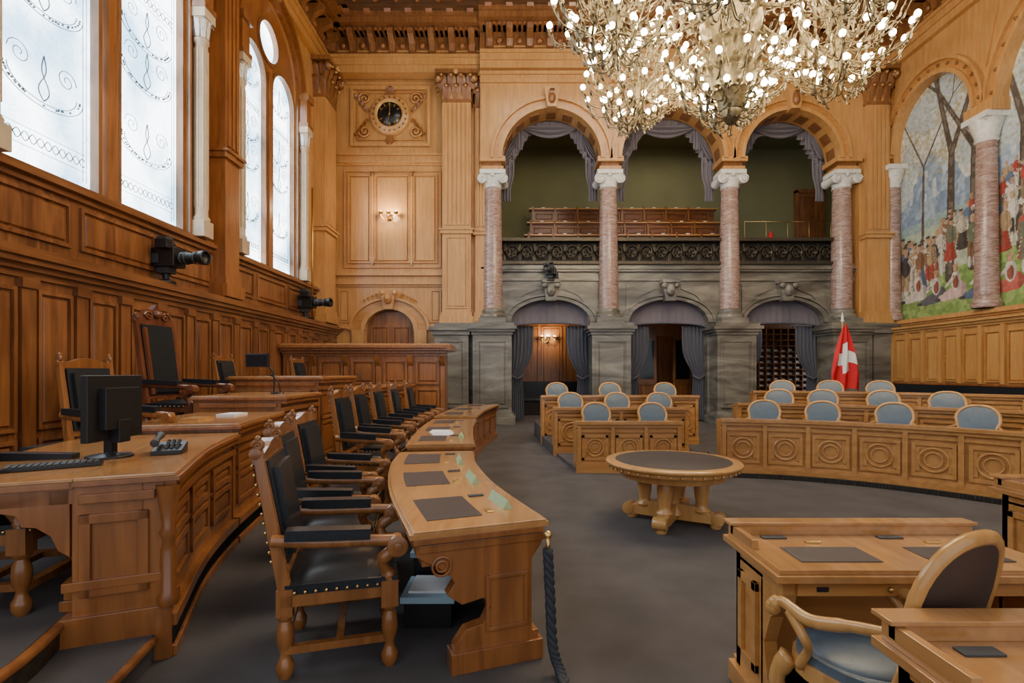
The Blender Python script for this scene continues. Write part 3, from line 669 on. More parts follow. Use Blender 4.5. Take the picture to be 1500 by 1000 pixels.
for z,x in figs:
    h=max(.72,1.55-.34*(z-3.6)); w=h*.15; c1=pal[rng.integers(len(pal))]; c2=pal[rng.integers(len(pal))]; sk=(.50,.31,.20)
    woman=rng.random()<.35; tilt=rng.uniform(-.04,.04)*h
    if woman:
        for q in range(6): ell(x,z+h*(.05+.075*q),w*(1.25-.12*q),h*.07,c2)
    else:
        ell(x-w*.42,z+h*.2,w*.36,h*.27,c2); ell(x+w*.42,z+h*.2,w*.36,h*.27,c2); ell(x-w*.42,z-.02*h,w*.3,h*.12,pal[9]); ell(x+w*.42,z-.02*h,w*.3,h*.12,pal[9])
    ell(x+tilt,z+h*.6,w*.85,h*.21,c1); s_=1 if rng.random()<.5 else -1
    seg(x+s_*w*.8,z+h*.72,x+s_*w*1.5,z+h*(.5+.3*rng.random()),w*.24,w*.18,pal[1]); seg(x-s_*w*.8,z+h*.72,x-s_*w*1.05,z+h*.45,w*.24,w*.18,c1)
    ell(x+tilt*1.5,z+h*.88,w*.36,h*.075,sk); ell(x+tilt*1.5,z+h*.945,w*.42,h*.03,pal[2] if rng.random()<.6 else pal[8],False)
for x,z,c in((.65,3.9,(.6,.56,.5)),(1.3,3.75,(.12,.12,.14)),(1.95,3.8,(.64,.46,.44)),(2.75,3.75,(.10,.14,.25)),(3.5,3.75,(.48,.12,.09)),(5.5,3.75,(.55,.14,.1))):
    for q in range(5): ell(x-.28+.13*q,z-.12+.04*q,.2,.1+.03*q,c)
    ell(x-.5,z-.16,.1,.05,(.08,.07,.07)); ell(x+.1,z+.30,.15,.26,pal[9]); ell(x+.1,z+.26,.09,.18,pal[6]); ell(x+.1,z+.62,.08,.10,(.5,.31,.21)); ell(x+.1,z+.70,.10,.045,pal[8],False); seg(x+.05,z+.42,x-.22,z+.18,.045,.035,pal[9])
C*=(.80+.40*vn(X,ZZ,14,21))[...,None]
me=bpy.data.meshes.new('mural_painting')
P=np.stack([np.full(UU.shape,11.66+.2),UU,ZZ],-1).reshape(-1,3)
idx=np.arange(nu*nz).reshape(nz,nu); F=np.stack([idx[:-1,:-1],idx[:-1,1:],idx[1:,1:],idx[1:,:-1]],-1).reshape(-1,4)
me.vertices.add(len(P)); me.vertices.foreach_set('co',P.ravel()); me.loops.add(F.size); me.loops.foreach_set('vertex_index',F.ravel().astype(np.int32))
me.polygons.add(len(F)); me.polygons.foreach_set('loop_start',np.arange(0,F.size,4,dtype=np.int32)); me.update(calc_edges=True); me.validate()
ca=me.color_attributes.new('Col','FLOAT_COLOR','POINT'); ca.data.foreach_set('color',np.concatenate([C.reshape(-1,3),np.ones((nu*nz,1))],1).ravel().astype(np.float32))
me.materials.append(MATS['mural']); o=bpy.data.objects.new('mural_painting',me); bpy.context.collection.objects.link(o)

# ------------------------------------------------------------------ clock, sconces
mb=MB(); c=(-4.13,16.42,9.85)
mb.lathe([(.001,-.06),(.40,-.06),(.42,0)],c,40,'clockface',axis='y')
mb.lathe([(.40,-.02),(.41,-.12),(.47,-.14),(.50,-.06),(.58,-.08),(.64,-.03),(.66,.08)],c,40,'oak_wall',axis='y')
mb.lathe([(.385,-.065),(.4,-.09),(.415,-.09)],c,40,'gold',axis='y')
for i in range(12):
    a=i*pi/6; d=Vector((math.sin(a),0,math.cos(a))); mb.beam(Vector(c)+d*.27+Vector((0,-.07,0)),Vector(c)+d*.36+Vector((0,-.07,0)),.035 if i%3 else .06,.01,'gold')
mb.beam((c[0],c[1]-.085,c[2]),(c[0]+.02,c[1]-.085,c[2]+.32),.022,.01,'gold'); mb.beam((c[0],c[1]-.085,c[2]),(c[0]-.04,c[1]-.085,c[2]-.2),.03,.01,'gold'); mb.sph((c[0],c[1]-.09,c[2]),.03,'gold')
for i in range(20):
    a=i*pi/10; d=Vector((math.cos(a),0,math.sin(a))); mb.sph(Vector(c)+d*.54+Vector((0,-.08,0)),.035,'oak_dark',6,4)
for sx in(-1,1):
    for sz in(-1,1):
        mb.tube([(c[0]+sx*(.82+.2*(1-t/26)*math.cos(t*.45)),c[1],c[2]+sz*(.52+.2*(1-t/26)*math.sin(t*.45))) for t in range(24)],.035,'oak_desk',6)
        for q in range(4): mb.leaf((c[0]+sx*(.7+.1*q),c[1]+.02,c[2]+sz*(.12+.13*q)),(0,-.08,0),(sx*.12,0,sz*.14),.06,'chairwood')
mb.leaf((c[0],c[1],c[2]-.66),(0,-.1,0),(0,0,-.3),.14,'oak_dark'); mb.leaf((c[0],c[1],c[2]+.6),(0,-.1,0),(0,0,.28),.14,'oak_dark')
mb.obj('wall_clock')
def sconce(name,x,y,z,pw):
    mb=MB(); mb.lathe([(.001,-.05),(.07,-.04),(.1,0)],(x,y,z),12,'brass',axis='y')
    for sx in(-1,0,1):
        mb.tube(spline([(x,y-.04,z),(x+sx*.12,y-.12,z-.08),(x+sx*.24,y-.16,z+.02),(x+sx*.24,y-.16,z+.08)],6),.014,'brass')
        mb.lathe([(.03,0),(.06,.04),(.085,.09)],(x+sx*.24,y-.16,z+.06),10,'brass'); mb.sph((x+sx*.24,y-.16,z+.13),.05,'bulb',8,6)
    mb.obj(name); l=bpy.data.lights.new('sconce_lamp','POINT'); l.energy=pw; l.color=(1,.78,.5); l.shadow_soft_size=.1; lo=bpy.data.objects.new('sconce_lamp',l); bpy.context.collection.objects.link(lo); lo.location=(x,y-.45,z+.2)
sconce('wall_sconce',-4.15,16.45,6.55,50); sconce('wall_sconce.001',1.15,20.15,2.85,55)

# ------------------------------------------------------------------ chairs
TL=[(.03,0),(.045,.03),(.047,.07),(.03,.1),(.025,.13),(.04,.17),(.046,.22),(.04,.27),(.028,.3),(.045,.32),(.045,.34)]
def armchair(hb=1.2,crest=False,wd='chairwood'):
    mb=MB(); w=.29
    for sx in(-1,1):
        mb.lathe(TL,(sx*w,.26,0),12,wd); mb.box(sx*w-.045,sx*w+.045,.215,.305,.33,.47,wd)
        mb.lathe(TL,(sx*(w-.02),-.27,0),12,wd); mb.box(sx*(w-.02)-.04,sx*(w-.02)+.04,-.31,-.23,.33,.47,wd)
        mb.beam((sx*(w-.02),-.27,.45),(sx*(w-.02),-.40,hb),.06,.06,wd,w1=.045,d1=.045)
        mb.tube([(sx*(w-.02),-.40-.028*(1-t/18)*math.cos(t*.55),hb+.028+.03*(1-t/18)*math.sin(t*.55)) for t in range(16)],.015,wd,6)
        mb.sph((sx*(w-.02),-.40,hb+.065),.018,wd,8,5); mb.lathe([(.001,-.028),(.03,-.028),(.03,.028),(.001,.028)],(sx*(w-.02),-.41,hb-.01),10,wd,axis='x')
        mb.tube(spline([(sx*(w+.01),-.33,.73),(sx*(w+.03),-.1,.71),(sx*(w+.04),.15,.70),(sx*(w+.04),.30,.69)],6),.033,wd,8)
        mb.beam((sx*(w+.035),-.26,.765),(sx*(w+.045),.16,.745),.085,.055,'leather_black')
        mb.lathe([(.001,-.045),(.055,-.045),(.06,0),(.055,.045),(.001,.045)],(sx*(w+.04),.30,.665),14,wd,axis='x'); mb.lathe([(.001,-.055),(.022,-.055),(.022,.055),(.001,.055)],(sx*(w+.04),.30,.665),8,wd,axis='x')
        mb.tube(spline([(sx*(w+.03),.29,.64),(sx*(w+.02),.22,.58),(sx*w,.25,.5),(sx*w,.27,.44)],6),[.038]*6+[.03]*6+[.04]*7,wd,8)
        mb.box(sx*(w-.01)-.02,sx*(w-.01)+.02,-.27,.26,.13,.17,wd)
        for i in range(9): mb.sph((sx*(w+.032),-.22+i*.052,.455),.009,'brass',6,4)
        for i in range(11):
            t=i/10; mb.sph((sx*(w-.045),-.27-.13*((.6+(hb-.68)*t)-.45)/(hb-.45)-.045,.6+(hb-.68)*t),.01,'brass',6,4)
    mb.box(-w,w,.235,.285,.12,.16,wd); mb.box(-w,w,-.02,.02,.13,.165,wd); mb.box(-w,w,-.29,-.25,.2,.24,wd)
    mb.box(-w-.02,w+.02,-.29,.29,.38,.44,wd)
    mb.prism([(-.30,-.27),(.30,-.27),(.325,.30),(-.325,.30)],.44,.49,'leather_black')
    vs=[];n=8
    for j in range(n+1):
        for i in range(n+1):
            u=-1+2*i/n;v=-1+2*j/n; vs.append((u*.31,v*.285+.015,.487+.04*(1-u**4)*(1-v**4)))
    mb.add(vs,[(j*9+i,j*9+i+1,j*9+i+10,j*9+i+9) for j in range(8) for i in range(8)],'leather_black',True)
    for i in range(11): mb.sph((-.3+i*.06,.303,.455),.009,'brass',6,4)
    f=lambda z:-.27-.13*(z-.45)/(hb-.45)
    mb.beam((0,f(.58),.58),(0,f(hb-.06),hb-.06),.47,.075,'leather_black'); mb.beam((0,f(.62)+.045,.62),(0,f(hb-.1)+.045,hb-.1),.38,.05,'leather_black')
    mb.beam((0,f(.54),.535),(0,f(.59),.585),.5,.06,wd)
    pts=[(-.27,hb-.07),(.27,hb-.07),(.27,hb-.01),(.15,hb+.01),(.08,hb+.03),(0,hb+.04),(-.08,hb+.03),(-.15,hb+.01),(-.27,hb-.01)]
    if crest: pts=[(-.27,hb-.07),(.27,hb-.07),(.28,hb+.02),(.2,hb+.05),(.15,hb+.14),(.06,hb+.15),(0,hb+.22),(-.06,hb+.15),(-.15,hb+.14),(-.2,hb+.05),(-.28,hb+.02)]
    mb.prism(pts,f(hb)-.03,f(hb)+.03,wd,'xz')
    if crest:
        for sx in(-1,1): mb.tube([(sx*(.13+.07*(1-t/20)*math.cos(t*.6)),f(hb)+.04,hb+.06+.06*(1-t/20)*math.sin(t*.6)) for t in range(18)],.014,wd,5)
        mb.sph((0,f(hb)+.03,hb+.09),.06,wd)
        for sx in(-1,1): mb.beam((sx*.215,f(.6)+.05,.6),(sx*.215,f(hb-.1)+.05,hb-.1),.05,.03,wd)
    return mb
A=armchair(1.19).obj('armchair',.005,(-1.04,3.02,0),-pi/2+.28)
def ac(x,y,z,rz,sz=1,s=1): dup(A,'armchair.%03d'%ac.n,(x,y,z),rz,(s,s,sz)); ac.n+=1
ac.n=1
ac(-1.40,3.92,0,-pi/2+.2); ac(-1.62,4.82,0,-pi/2+.08)
for y,x in((6.35,-1.83),(7.35,-1.92),(8.5,-1.98),(9.7,-2.0),(10.9,-1.98)): ac(x,y,0,-pi/2,1.13)
ac(-3.62,4.62,.5,-pi/2-.15,1.0,.85); ac(-2.98,2.98,.3,-pi/2+.2); ac(-4.75,8.9,.72,-pi/2,.95); ac(-4.2,10.6,.72,-pi/2,.95)
wood('redwood',(.10,.028,.011),(.20,.065,.025),V,.25)
o=armchair(1.55,True,'redwood').obj('presidential_chair',.005,(-4.38,6.75,.72),-pi/2-.05); o.scale=(1.12,1.12,1.0)
def member_chair():
    mb=MB(); wd='goldwood'
    def ov(rx,ry,n=24,cy=0): return [(rx*math.copysign(abs(math.cos(2*pi*i/n))**.8,math.cos(2*pi*i/n)),cy+ry*math.copysign(abs(math.sin(2*pi*i/n))**.8,math.sin(2*pi*i/n))) for i in range(n)]
    mb.prism(ov(.28,.27),.38,.44,wd); mb.prism(ov(.265,.255),.44,.475,'leather_blue'); mb.sph((0,0,.47),.25,'leather_blue',20,8,(1,.96,.14))
    f=lambda z:-.24-.13*(z-.44)/.5
    n=32; rx,rz,zc=.255,.25,.755
    def o2(a,k=1):
        c,s_=math.cos(a),math.sin(a); p=.82 if s_>0 else .9
        x=rx*k*math.copysign(abs(c)**p,c)*(1 if s_>0 else .92); z=zc+rz*k*math.copysign(abs(s_)**p,s_); return x,z
    ring=[]
    for i in range(n):
        x,z=o2(2*pi*i/n); ring.append((x,f(z)-.03*(1-(x/rx)**2),z))
    mb.tube(ring,.025,wd,8,True)
    for sgn,mt in((1,'leather_blue'),(-1,'leather_brown')):
        vs=[];K=5
        for j in range(K+1):
            k=1-j/K
            for i in range(n):
                x,z=o2(2*pi*i/n,k*.97); vs.append((x,f(z)-.03*(1-(x/rx)**2)+sgn*(.012+.03*(1-k*k)),z))
        mb.add(vs,[(j*n+i,j*n+(i+1)%n,(j+1)*n+(i+1)%n,(j+1)*n+i) for j in range(K) for i in range(n)],mt,True)
    for sx in(-1,1):
        mb.tube(spline([(sx*.19,f(.56)+.0,.56),(sx*.2,-.24,.44),(sx*.2,-.25,.25),(sx*.22,-.33,0)],6),[.026]*19,wd,8)
        mb.tube(spline([(sx*.24,.2,.42),(sx*.27,.24,.32),(sx*.235,.22,.15),(sx*.25,.26,.0)],6),[.042]*4+[.036]*4+[.026]*6+[.02]*3+[.03]*2,wd,8)
        mb.tube(spline([(sx*.245,f(.72),.69),(sx*.29,-.15,.67),(sx*.33,.02,.635),(sx*.32,.16,.65),(sx*.33,.21,.625)],6),[.020]*8+[.024]*8+[.022]*5+[.032]*4,wd,8)
        mb.sph((sx*.33,.21,.62),.034,wd,8,6)
        mb.tube(spline([(sx*.325,.13,.63),(sx*.33,.05,.56),(sx*.28,.07,.5),(sx*.275,.12,.42)],6),.02,wd,8)
    return mb
C0=member_chair().obj('member_chair',0,(1.37,2.02,0),.40); C0.scale=(.88,.88,1.05)
def mc(x,y,z,face=None,s=1):
    tx,ty=(1.4,3.3) if face is None else face
    rz=math.atan2(-(tx-x),(ty-y)); dup(C0,'member_chair.%03d'%mc.n,(x,y,z),rz,(s,s,.97)); mc.n+=1
mc.n=1
for x,y in((4.18,8.75),(4.98,8.45),(5.85,8.05),(6.6,7.45),(7.0,6.75)): mc(x,y,.12,None,1.0)
for x,y in((5.27,10.4),(6.0,10.15),(6.9,9.75),(7.6,9.15)): mc(x,y,.26,None,1.05)
for x,y in((6.16,12.0),(7.15,11.8),(8.05,11.45)): mc(x,y,.42,None,1.05)
for x,y in((1.40,8.95),(2.42,8.95)): mc(x,y,.06,(x,0),1.0)
for x,y in((1.1,10.6),(2.1,10.6),(3.0,10.6)): mc(x,y,.18,(x,0),1.03)
for x,y in((.93,12.2),(2.23,12.2),(3.58,12.2)): mc(x,y,.36,(x,0),1.03)

# ------------------------------------------------------------------ member desks
def mdesk(name,pts,side,zt,base,depth=.5,npan=4,ros=True):
    zf=base; P=Path(pts,side); mb=MB(); L=P.L; m='oak_desk'
    P.strip(mb,0,L,-.04,0,zf,zt-.03,m)
    P.strip(mb,-0,L,-.06,.05,zf,zf+.13,m); P.strip(mb,0,L,-.04,.035,zf+.13,zf+.16,m)
    P.strip(mb,0,L,0,.03,zt-.16,zt-.12,m); P.strip(mb,0,L,0,.045,zt-.08,zt-.03,m)
    P.strip(mb,0,L,-.1,.08,zt-.03,zt+.02,'oak_top'); P.strip(mb,0,L,-depth,-.1,zt-.06,zt-.03,'oak_top')
    for s in(0,L-.05): P.strip(mb,s,s+.05,-depth+.05,-.04,zf,zt-.06,m)
    P.panels(mb,.03,L-.03,npan,zf+.2,zt-.2,m,rosette=ros)
    for k in range(npan+1):
        t=.02+(L-.1)*k/npan; P.strip(mb,t,t+.06,0,.045,zf+.13,zt-.08,m)
    for k in range(npan):
        t=(k+.5)*L/npan; P.strip(mb,t-.2,t+.2,-depth+.06,-.16,zt-.031,zt-.026,'pad')
    return mb.obj(name,.005)
mdesk('curved_bench_desk',[(3.15,8.0),(4.0,7.78),(4.9,7.32),(5.6,6.72),(6.1,6.1)],1,.86,0,.5,6)
mdesk('curved_bench_desk.001',[(4.15,9.75),(5.2,9.5),(6.4,8.9),(7.4,8.0),(8.0,7.0)],1,1.0,0,.5,7)
mdesk('curved_bench_desk.002',[(5.25,11.5),(6.5,11.15),(8.0,10.3),(9.2,9.0),(9.8,7.8)],1,1.17,0,.5,8)
mdesk('bench_desk',[(.91,8.16),(2.6,8.16)],1,.80,0,.5,3)
mdesk('bench_desk.001',[(.66,9.8),(3.25,9.8)],1,.91,0,.5,4)
mdesk('bench_desk.002',[(.49,11.4),(4.0,11.4)],1,1.07,0,.5,6)
def plat(name,poly,z,zb=0):
    mb=MB(); mb.prism(poly,zb,z,'carpet'); mb.obj(name)
plat('floor_step_1',[(.91,8.25),(2.6,8.25),(2.9,9.9),(.7,9.9)],.06); plat('floor_step_2',[(.66,9.88),(3.25,9.88),(3.5,11.5),(.5,11.5)],.18); plat('floor_step_3',[(.49,11.48),(4,11.48),(4.2,13.2),(.4,13.2)],.36)
def aplat(name,pts,w,z):
    P=Path(pts,1); mb=MB(); P.strip(mb,0,P.L,-w,-.05,0,z,'carpet'); mb.obj(name)
aplat('floor_step_4',[(3.15,8.0),(4.0,7.78),(4.9,7.32),(5.6,6.72),(6.1,6.1)],1.7,.12); aplat('floor_step_5',[(4.15,9.75),(5.2,9.5),(6.4,8.9),(7.4,8.0),(8.0,7.0)],1.7,.26); aplat('floor_step_6',[(5.25,11.5),(6.5,11.15),(8.0,10.3),(9.2,9.0),(9.8,7.8)],1.5,.42)
P=Path([(3.05,7.85),(4.0,7.62),(4.85,7.18),(5.5,6.6),(6.0,6.0)],1); mb=MB(); P.strip(mb,0,P.L,0,.03,0,.07,'bronze')
for k in range(90): P.strip(mb,k*P.L/90,k*P.L/90+.015,.03,.04,.005,.065,'black')
mb.obj('floor_grille')
def ndesk(name,x0,x1,y0,y1,zt,zb=0):
    mb=MB(); m='oak_desk'; d=y1-y0
    mb.box(x0,x1,y1-.05,y1,zb,zt-.03,m); mb.box(x0,x0+.06,y0+.2,y1,zb,zt-.1,m); mb.box(x1-.06,x1,y0+.2,y1,zb,zt-.1,m)
    for xa in(x0,x1-.06): mb.prism([(y0+.22,zb),(y0+.08,zb),(y0+.08,zb+.1),(y0+.16,zb+.2),(y0+.19,zb+.36),(y0+.13,zb+.5),(y0+.04,zb+.58),(y0+.02,zt-.12),(y0+.22,zt-.12)],xa,xa+.06,m,'yz')
    mb.box(x0-.03,x0+.09,y0+.06,y1+.03,zb,zb+.1,m); mb.box(x1-.09,x1+.03,y0+.06,y1+.03,zb,zb+.1,m); mb.box(x0,x1,y1-.05,y1+.04,zb,zb+.12,m)
    mb.box(x0,x1,y0+.02,y1,zt-.12,zt-.05,m)
    mb.box(x0-.05,x1+.05,y0-.03,y1+.05,zt-.05,zt-.02,'oak_top'); mb.box(x0-.03,x1+.03,y0-.01,y1+.03,zt-.02,zt,'oak_top')
    mb.box(x0-.03,x1+.03,y1-.03,y1+.03,zt,zt+.05,'oak_top'); mb.box(x0-.05,x1+.05,y1-.04,y1+.05,zt+.05,zt+.065,'oak_top')
    mb.box(x0-.03,x0+.0,y0+d*.5,y1,zt,zt+.045,'oak_top')
    for xs,sg in((x0,-1),(x1,1)):
        a,b=(xs-.02,xs) if sg<0 else (xs,xs+.02)
        for q in((y0+.24,y0+.28),(y1-.1,y1-.06)): mb.box(a,b,q[0],q[1],zb+.18,zt-.16,m)
        for q in((zb+.18,zb+.22),(zt-.2,zt-.16)): mb.box(a,b,y0+.24,y1-.06,q[0],q[1],m)
    n=max(1,round((x1-x0)/.62)); W=(x1-x0)/n
    for k in range(n):
        c=x0+(k+.5)*W; mb.box(c-.18,c+.18,y0+d*.16,y0+d*.55,zt,zt+.004,'pad'); mb.box(c-.02,c+.05,y0+d*.66,y0+d*.71,zt,zt+.012,'brass'); mb.box(c-.2,c-.08,y0+d*.8,y0+d*.88,zt,zt+.008,'grey_plastic')
        mb.box(c-.24,c+.24,y0+.0,y0+.02,zt-.115,zt-.055,m); mb.sph((c+.15,y0-.005,zt-.085),.012,'brass'); mb.box(c-.16,c-.11,y0-.005,y0+.02,zt-.095,zt-.075,'black')
    return mb.obj(name,.005)
ndesk('double_desk',1.13,2.30,2.17,2.66,.765)
ndesk('double_desk.001',1.17,2.4,1.0,1.58,.785)
ndesk('double_desk.002',3.35,4.66,2.95,3.55,.82)
# ------------------------------------------------------------------ round table
mb=MB(); m='goldwood'
mb.lathe([(.001,.62),(.62,.62),(.64,.585),(.66,.58),(.665,.62),(.70,.63),(.705,.65),(.69,.665),(.60,.667)],(0,0,0),56,m); mb.lathe([(.60,.667),(.595,.669),(.001,.669)],(0,0,0),56,'pad')
mb.lathe([(.52,.50),(.55,.50),(.56,.62),(.52,.62)],(0,0,0),48,m)
mb.lathe([(.09,.06),(.13,.10),(.10,.16),(.07,.24),(.10,.36),(.13,.44),(.09,.50),(.16,.56),(.16,.6)],(0,0,0),20,m)
for k in range(4):
    a=pi/4+k*pi/2+.25; mb.M=Matrix.Rotation(a,4,'Z')
    mb.prism([(0.05,.05),(.48,.05),(.52,.09),(.48,.14),(.38,.15),(.3,.2),(.05,.22)],-.06,.06,m,'xz')
    mb.lathe([(.001,-.07),(.065,-.07),(.065,.07),(.001,.07)],(.47,0,.1),14,m,axis='y'); mb.lathe([(.05,0),(.06,.02),(.05,.05)],(.44,0,0),12,m)
    mb.lathe([(.07,.14),(.09,.17),(.06,.2),(.06,.24),(.075,.33),(.08,.42),(.055,.5),(.08,.53),(.08,.6)],(.3,0,0),14,m)
    mb.box(.2,.5,-.06,.06,.53,.61,m)
mb.M=Matrix.Identity(4)
for k in range(40):
    a=k*pi/20; mb.sph((.672*math.cos(a),.672*math.sin(a),.6),.016,m,6,4)
mb.obj('round_table',.004,(1.64,5.47,0))

# ------------------------------------------------------------------ front row desks (left)
def fdesk(name,pts,zt,depth,npad,z0=0):
    P=Path(pts,1); mb=MB(); L=P.L; m='rostrum'
    P.strip(mb,.06,L-.06,-.1,-.05,z0,zt-.05,m); P.strip(mb,.06,L-.06,-.12,-.01,z0,z0+.14,m)
    n=max(2,int(L/.7))
    Q=Path([P.at(L*i/12,-.05) for i in range(13)],1); Q.panels(mb,.1,Q.L-.1,n,z0+.2,zt-.22,m)
    P.strip(mb,0,L,-depth,0,zt-.07,zt-.04,m); P.strip(mb,-.0,L,-depth-.02,.03,zt-.04,zt-.012,'oak_top'); P.strip(mb,0,L,-depth,.015,zt-.012,zt,'oak_top')
    P.strip(mb,.05,L-.05,-depth+.05,-.05,zt-.2,zt-.07,m)
    prof=[(-depth+.30,z0),(-.02,z0),(-.02,z0+.12),(-.06,z0+.16),(-.06,zt-.22),(-.0,zt-.14),(-.0,zt-.07),(-depth+.02,zt-.07),(-depth+.02,zt-.14),(-depth+.12,zt-.2),(-depth+.2,zt-.26),(-depth+.22,zt-.3),(-depth+.18,zt-.36),(-depth+.26,zt-.42),(-depth+.38,zt-.40),(-depth+.42,zt-.46),(-depth+.38,zt-.54),(-depth+.28,z0+.22),(-depth+.22,z0+.14),(-depth+.22,z0)]
    for s in(.03,L-.11): P.plate(mb,s,.08,prof,m)
    P.strip(mb,.01,.13,-depth+.2,.0,z0,z0+.11,m); P.strip(mb,.02,.12,-depth+.03,.01,zt-.12,zt-.08,m)
    a=Vector((*P.at(.03,-depth+.15),zt-.2)); b=Vector((*P.at(.03,-.15),zt-.2)); d=(b-a).normalized(); nn=Vector((*P.at(0,0),0))-Vector((*P.at(.1,0),0)); nn.normalize()
    for q in(a,):
        for rr in(.05,.028): mb.tube([q+nn*.004+d*rr*math.cos(k*pi/8)+Vector((0,0,rr*math.sin(k*pi/8))) for k in range(16)],.008,m,5,True)
    for e0,e1,zz0,zz1 in((-.32,-.1,z0+.2,z0+.22),(-.32,-.1,zt-.3,zt-.28),(-.33,-.31,z0+.2,zt-.28),(-.11,-.09,z0+.2,zt-.28)): P.strip(mb,.015,.03,e0,e1,zz0,zz1,m)
    for k in range(npad):
        t=(k+.5)*L/npad; P.strip(mb,t-.24,t+.24,-depth+.1,-depth+.42,zt,zt+.004,'pad')
        P.strip(mb,t-.2,t-.13,-depth+.46,-depth+.5,zt,zt+.01,'brass'); P.strip(mb,t+.2,t+.24,-depth+.46,-depth+.56,zt,zt+.01,'grey_plastic')
    return P,mb.obj(name,.005)
F1,_=fdesk('curved_front_desk',[(.14,2.86),(-.20,3.8),(-.42,4.7),(-.5,5.35)],.78,.72,3)
F2,_=fdesk('curved_front_desk.001',[(-.52,5.75),(-.62,6.6),(-.72,7.8),(-.75,8.8)],.80,.72,3)
F3,_=fdesk('curved_front_desk.002',[(-.78,9.15),(-.74,10.4),(-.62,11.6),(-.5,12.5)],.82,.72,3)
for i,(P,t) in enumerate(((F1,.42),(F1,1.15),(F1,1.95),(F2,.6))):
    zt=.80 if i==3 else .78
    mb=MB(); a=Vector((*P.at(t-.15,-.12),zt)); b=Vector((*P.at(t+.15,-.12),zt)); d=(b-a).normalized(); n=Vector((d.y,-d.x,0))*.03; up=Vector((0,0,.055))
    mb.add([a-n,a+n,a+up,b-n,b+n,b+up],[(0,1,2),(3,4,5),(0,3,5,2),(1,4,5,2),(0,1,4,3)],'green_card'); mb.obj('name_plate' if i==0 else 'name_plate.%03d'%i)
mb=MB()
for k in range(4):
    x,y=F2.at(.9+.07*k,-.35-.02*k); mb.box(x-.12,x+.12,y-.16,y+.16,.804+.004*k,.807+.004*k,'white')
mb.obj('newspaper')
mb=MB(); mb.box(-.72,-.42,3.2,3.5,0,.16,'black'); mb.box(-.74,-.4,3.18,3.52,.16,.2,'paperblue'); mb.box(-.7,-.42,3.24,3.5,.2,.215,'white'); mb.box(-.74,-.48,3.6,3.85,0,.3,'black'); mb.box(-.76,-.46,3.58,3.87,.3,.34,'paperblue'); mb.box(-.7,-.5,3.62,3.83,.34,.36,'white'); mb.obj('paper_boxes',.004)
mb=MB(); x,y=F1.at(0,.0); hx,hy=x+.02,y-.03
mb.sph((hx,hy,.70),.025,'brass'); mb.tube([(hx,hy,.70),(hx,hy-.04,.66),(hx,hy-.02,.62)],.012,'brass')
c=spline([(hx,hy-.02,.63),(hx+.01,hy-.05,.4),(hx+.02,hy-.1,.15),(hx+.06,hy-.16,.03),(hx+.1,hy-.4,.03)],20)
for ph in range(3): mb.tube([p+Vector((.014*math.cos(i*.55+ph*2.09),.014*math.sin(i*.55+ph*2.09),0)) for i,p in enumerate(c)],.017,'rope',6)
mb.obj('barrier_rope')

# ------------------------------------------------------------------ rostrum
RP=Path([(-1.98,2.85),(-2.42,3.9),(-2.72,5.0),(-2.92,6.2),(-2.97,7.5),(-2.92,9.0),(-2.72,11.0),(-2.5,12.4)],1)
def rsec(ya,yb,zt,depth):
    mb=MB(); a=RP.find(ya); b=RP.find(yb); m='rostrum'
    RP.strip(mb,a,b,-.1,0,0,zt-.05,m); RP.strip(mb,a,b,-.1,.06,0,.06,m); RP.strip(mb,a,b,-.1,.04,.06,.17,'bronze'); RP.strip(mb,a,b,-.1,.06,.17,.24,m)
    RP.strip(mb,a,b,0,.04,zt-.2,zt-.15,m); RP.strip(mb,a,b,0,.06,zt-.1,zt-.05,m)
    for k in range(int((b-a)/.03)): RP.strip(mb,a+k*.03,a+k*.03+.008,.04,.048,.07,.16,'black')
    Q=Path([RP.at(a+(b-a)*i/12,0) for i in range(13)],1); n=max(1,int((b-a)/.6)); Q.panels(mb,.02,Q.L-.02,n,.35,.35+(zt-.6)*.55,m); Q.panels(mb,.02,Q.L-.02,n,.38+(zt-.6)*.55,zt-.24,m)
    RP.strip(mb,a-.05,b,-depth,.08,zt-.05,zt-.02,m); RP.strip(mb,a-.03,b,-depth+.02,.06,zt-.02,zt,'oak_top')
    RP.strip(mb,a,a+.07,-depth*.98,-.1,0,zt-.05,m); RP.strip(mb,b-.07,b,-depth*.98,-.1,0,zt-.05,m)
    RP.strip(mb,a-.03,a,-depth*.9,-.04,zt-.14,zt-.09,m)
    for q in((-depth*.9,-depth*.9+.05),(-.12,-.07)): RP.strip(mb,a-.02,a,q[0],q[1],.4,zt-.2,m)
    for q in((.4,.45),(zt-.25,zt-.2)): RP.strip(mb,a-.02,a,-depth*.9,-.07,q[0],q[1],m)
    return mb,a,b
mb,a,b=rsec(2.88,4.75,1.04,.42)
RP.strip(mb,a-.05,b,-1.15,-.40,.985,1.02,'rostrum'); RP.strip(mb,a-.03,b,-1.13,-.40,1.02,1.04,'oak_top'); RP.strip(mb,a,a+.06,-1.1,-.40,.90,.99,'rostrum'); RP.strip(mb,b-.08,b,-1.1,-.4,0.3,.99,'rostrum')
RP.strip(mb,a-.10,a+.1,-.50,.06,.3,.36,'rostrum'); RP.strip(mb,a-.08,a+.1,-.48,.05,.36,.44,'rostrum'); RP.strip(mb,a-.06,a+.1,-.46,.04,0,.3,'rostrum'); RP.strip(mb,a-.05,a+.1,-.45,.04,.44,.49,'rostrum')
RP.plate(mb,a,.06,[(-.42,.98),(-.42,.62),(-.47,.66),(-.5,.74),(-.56,.79),(-.62,.80),(-.64,.86),(-.78,.9),(-.8,.98)],'rostrum')
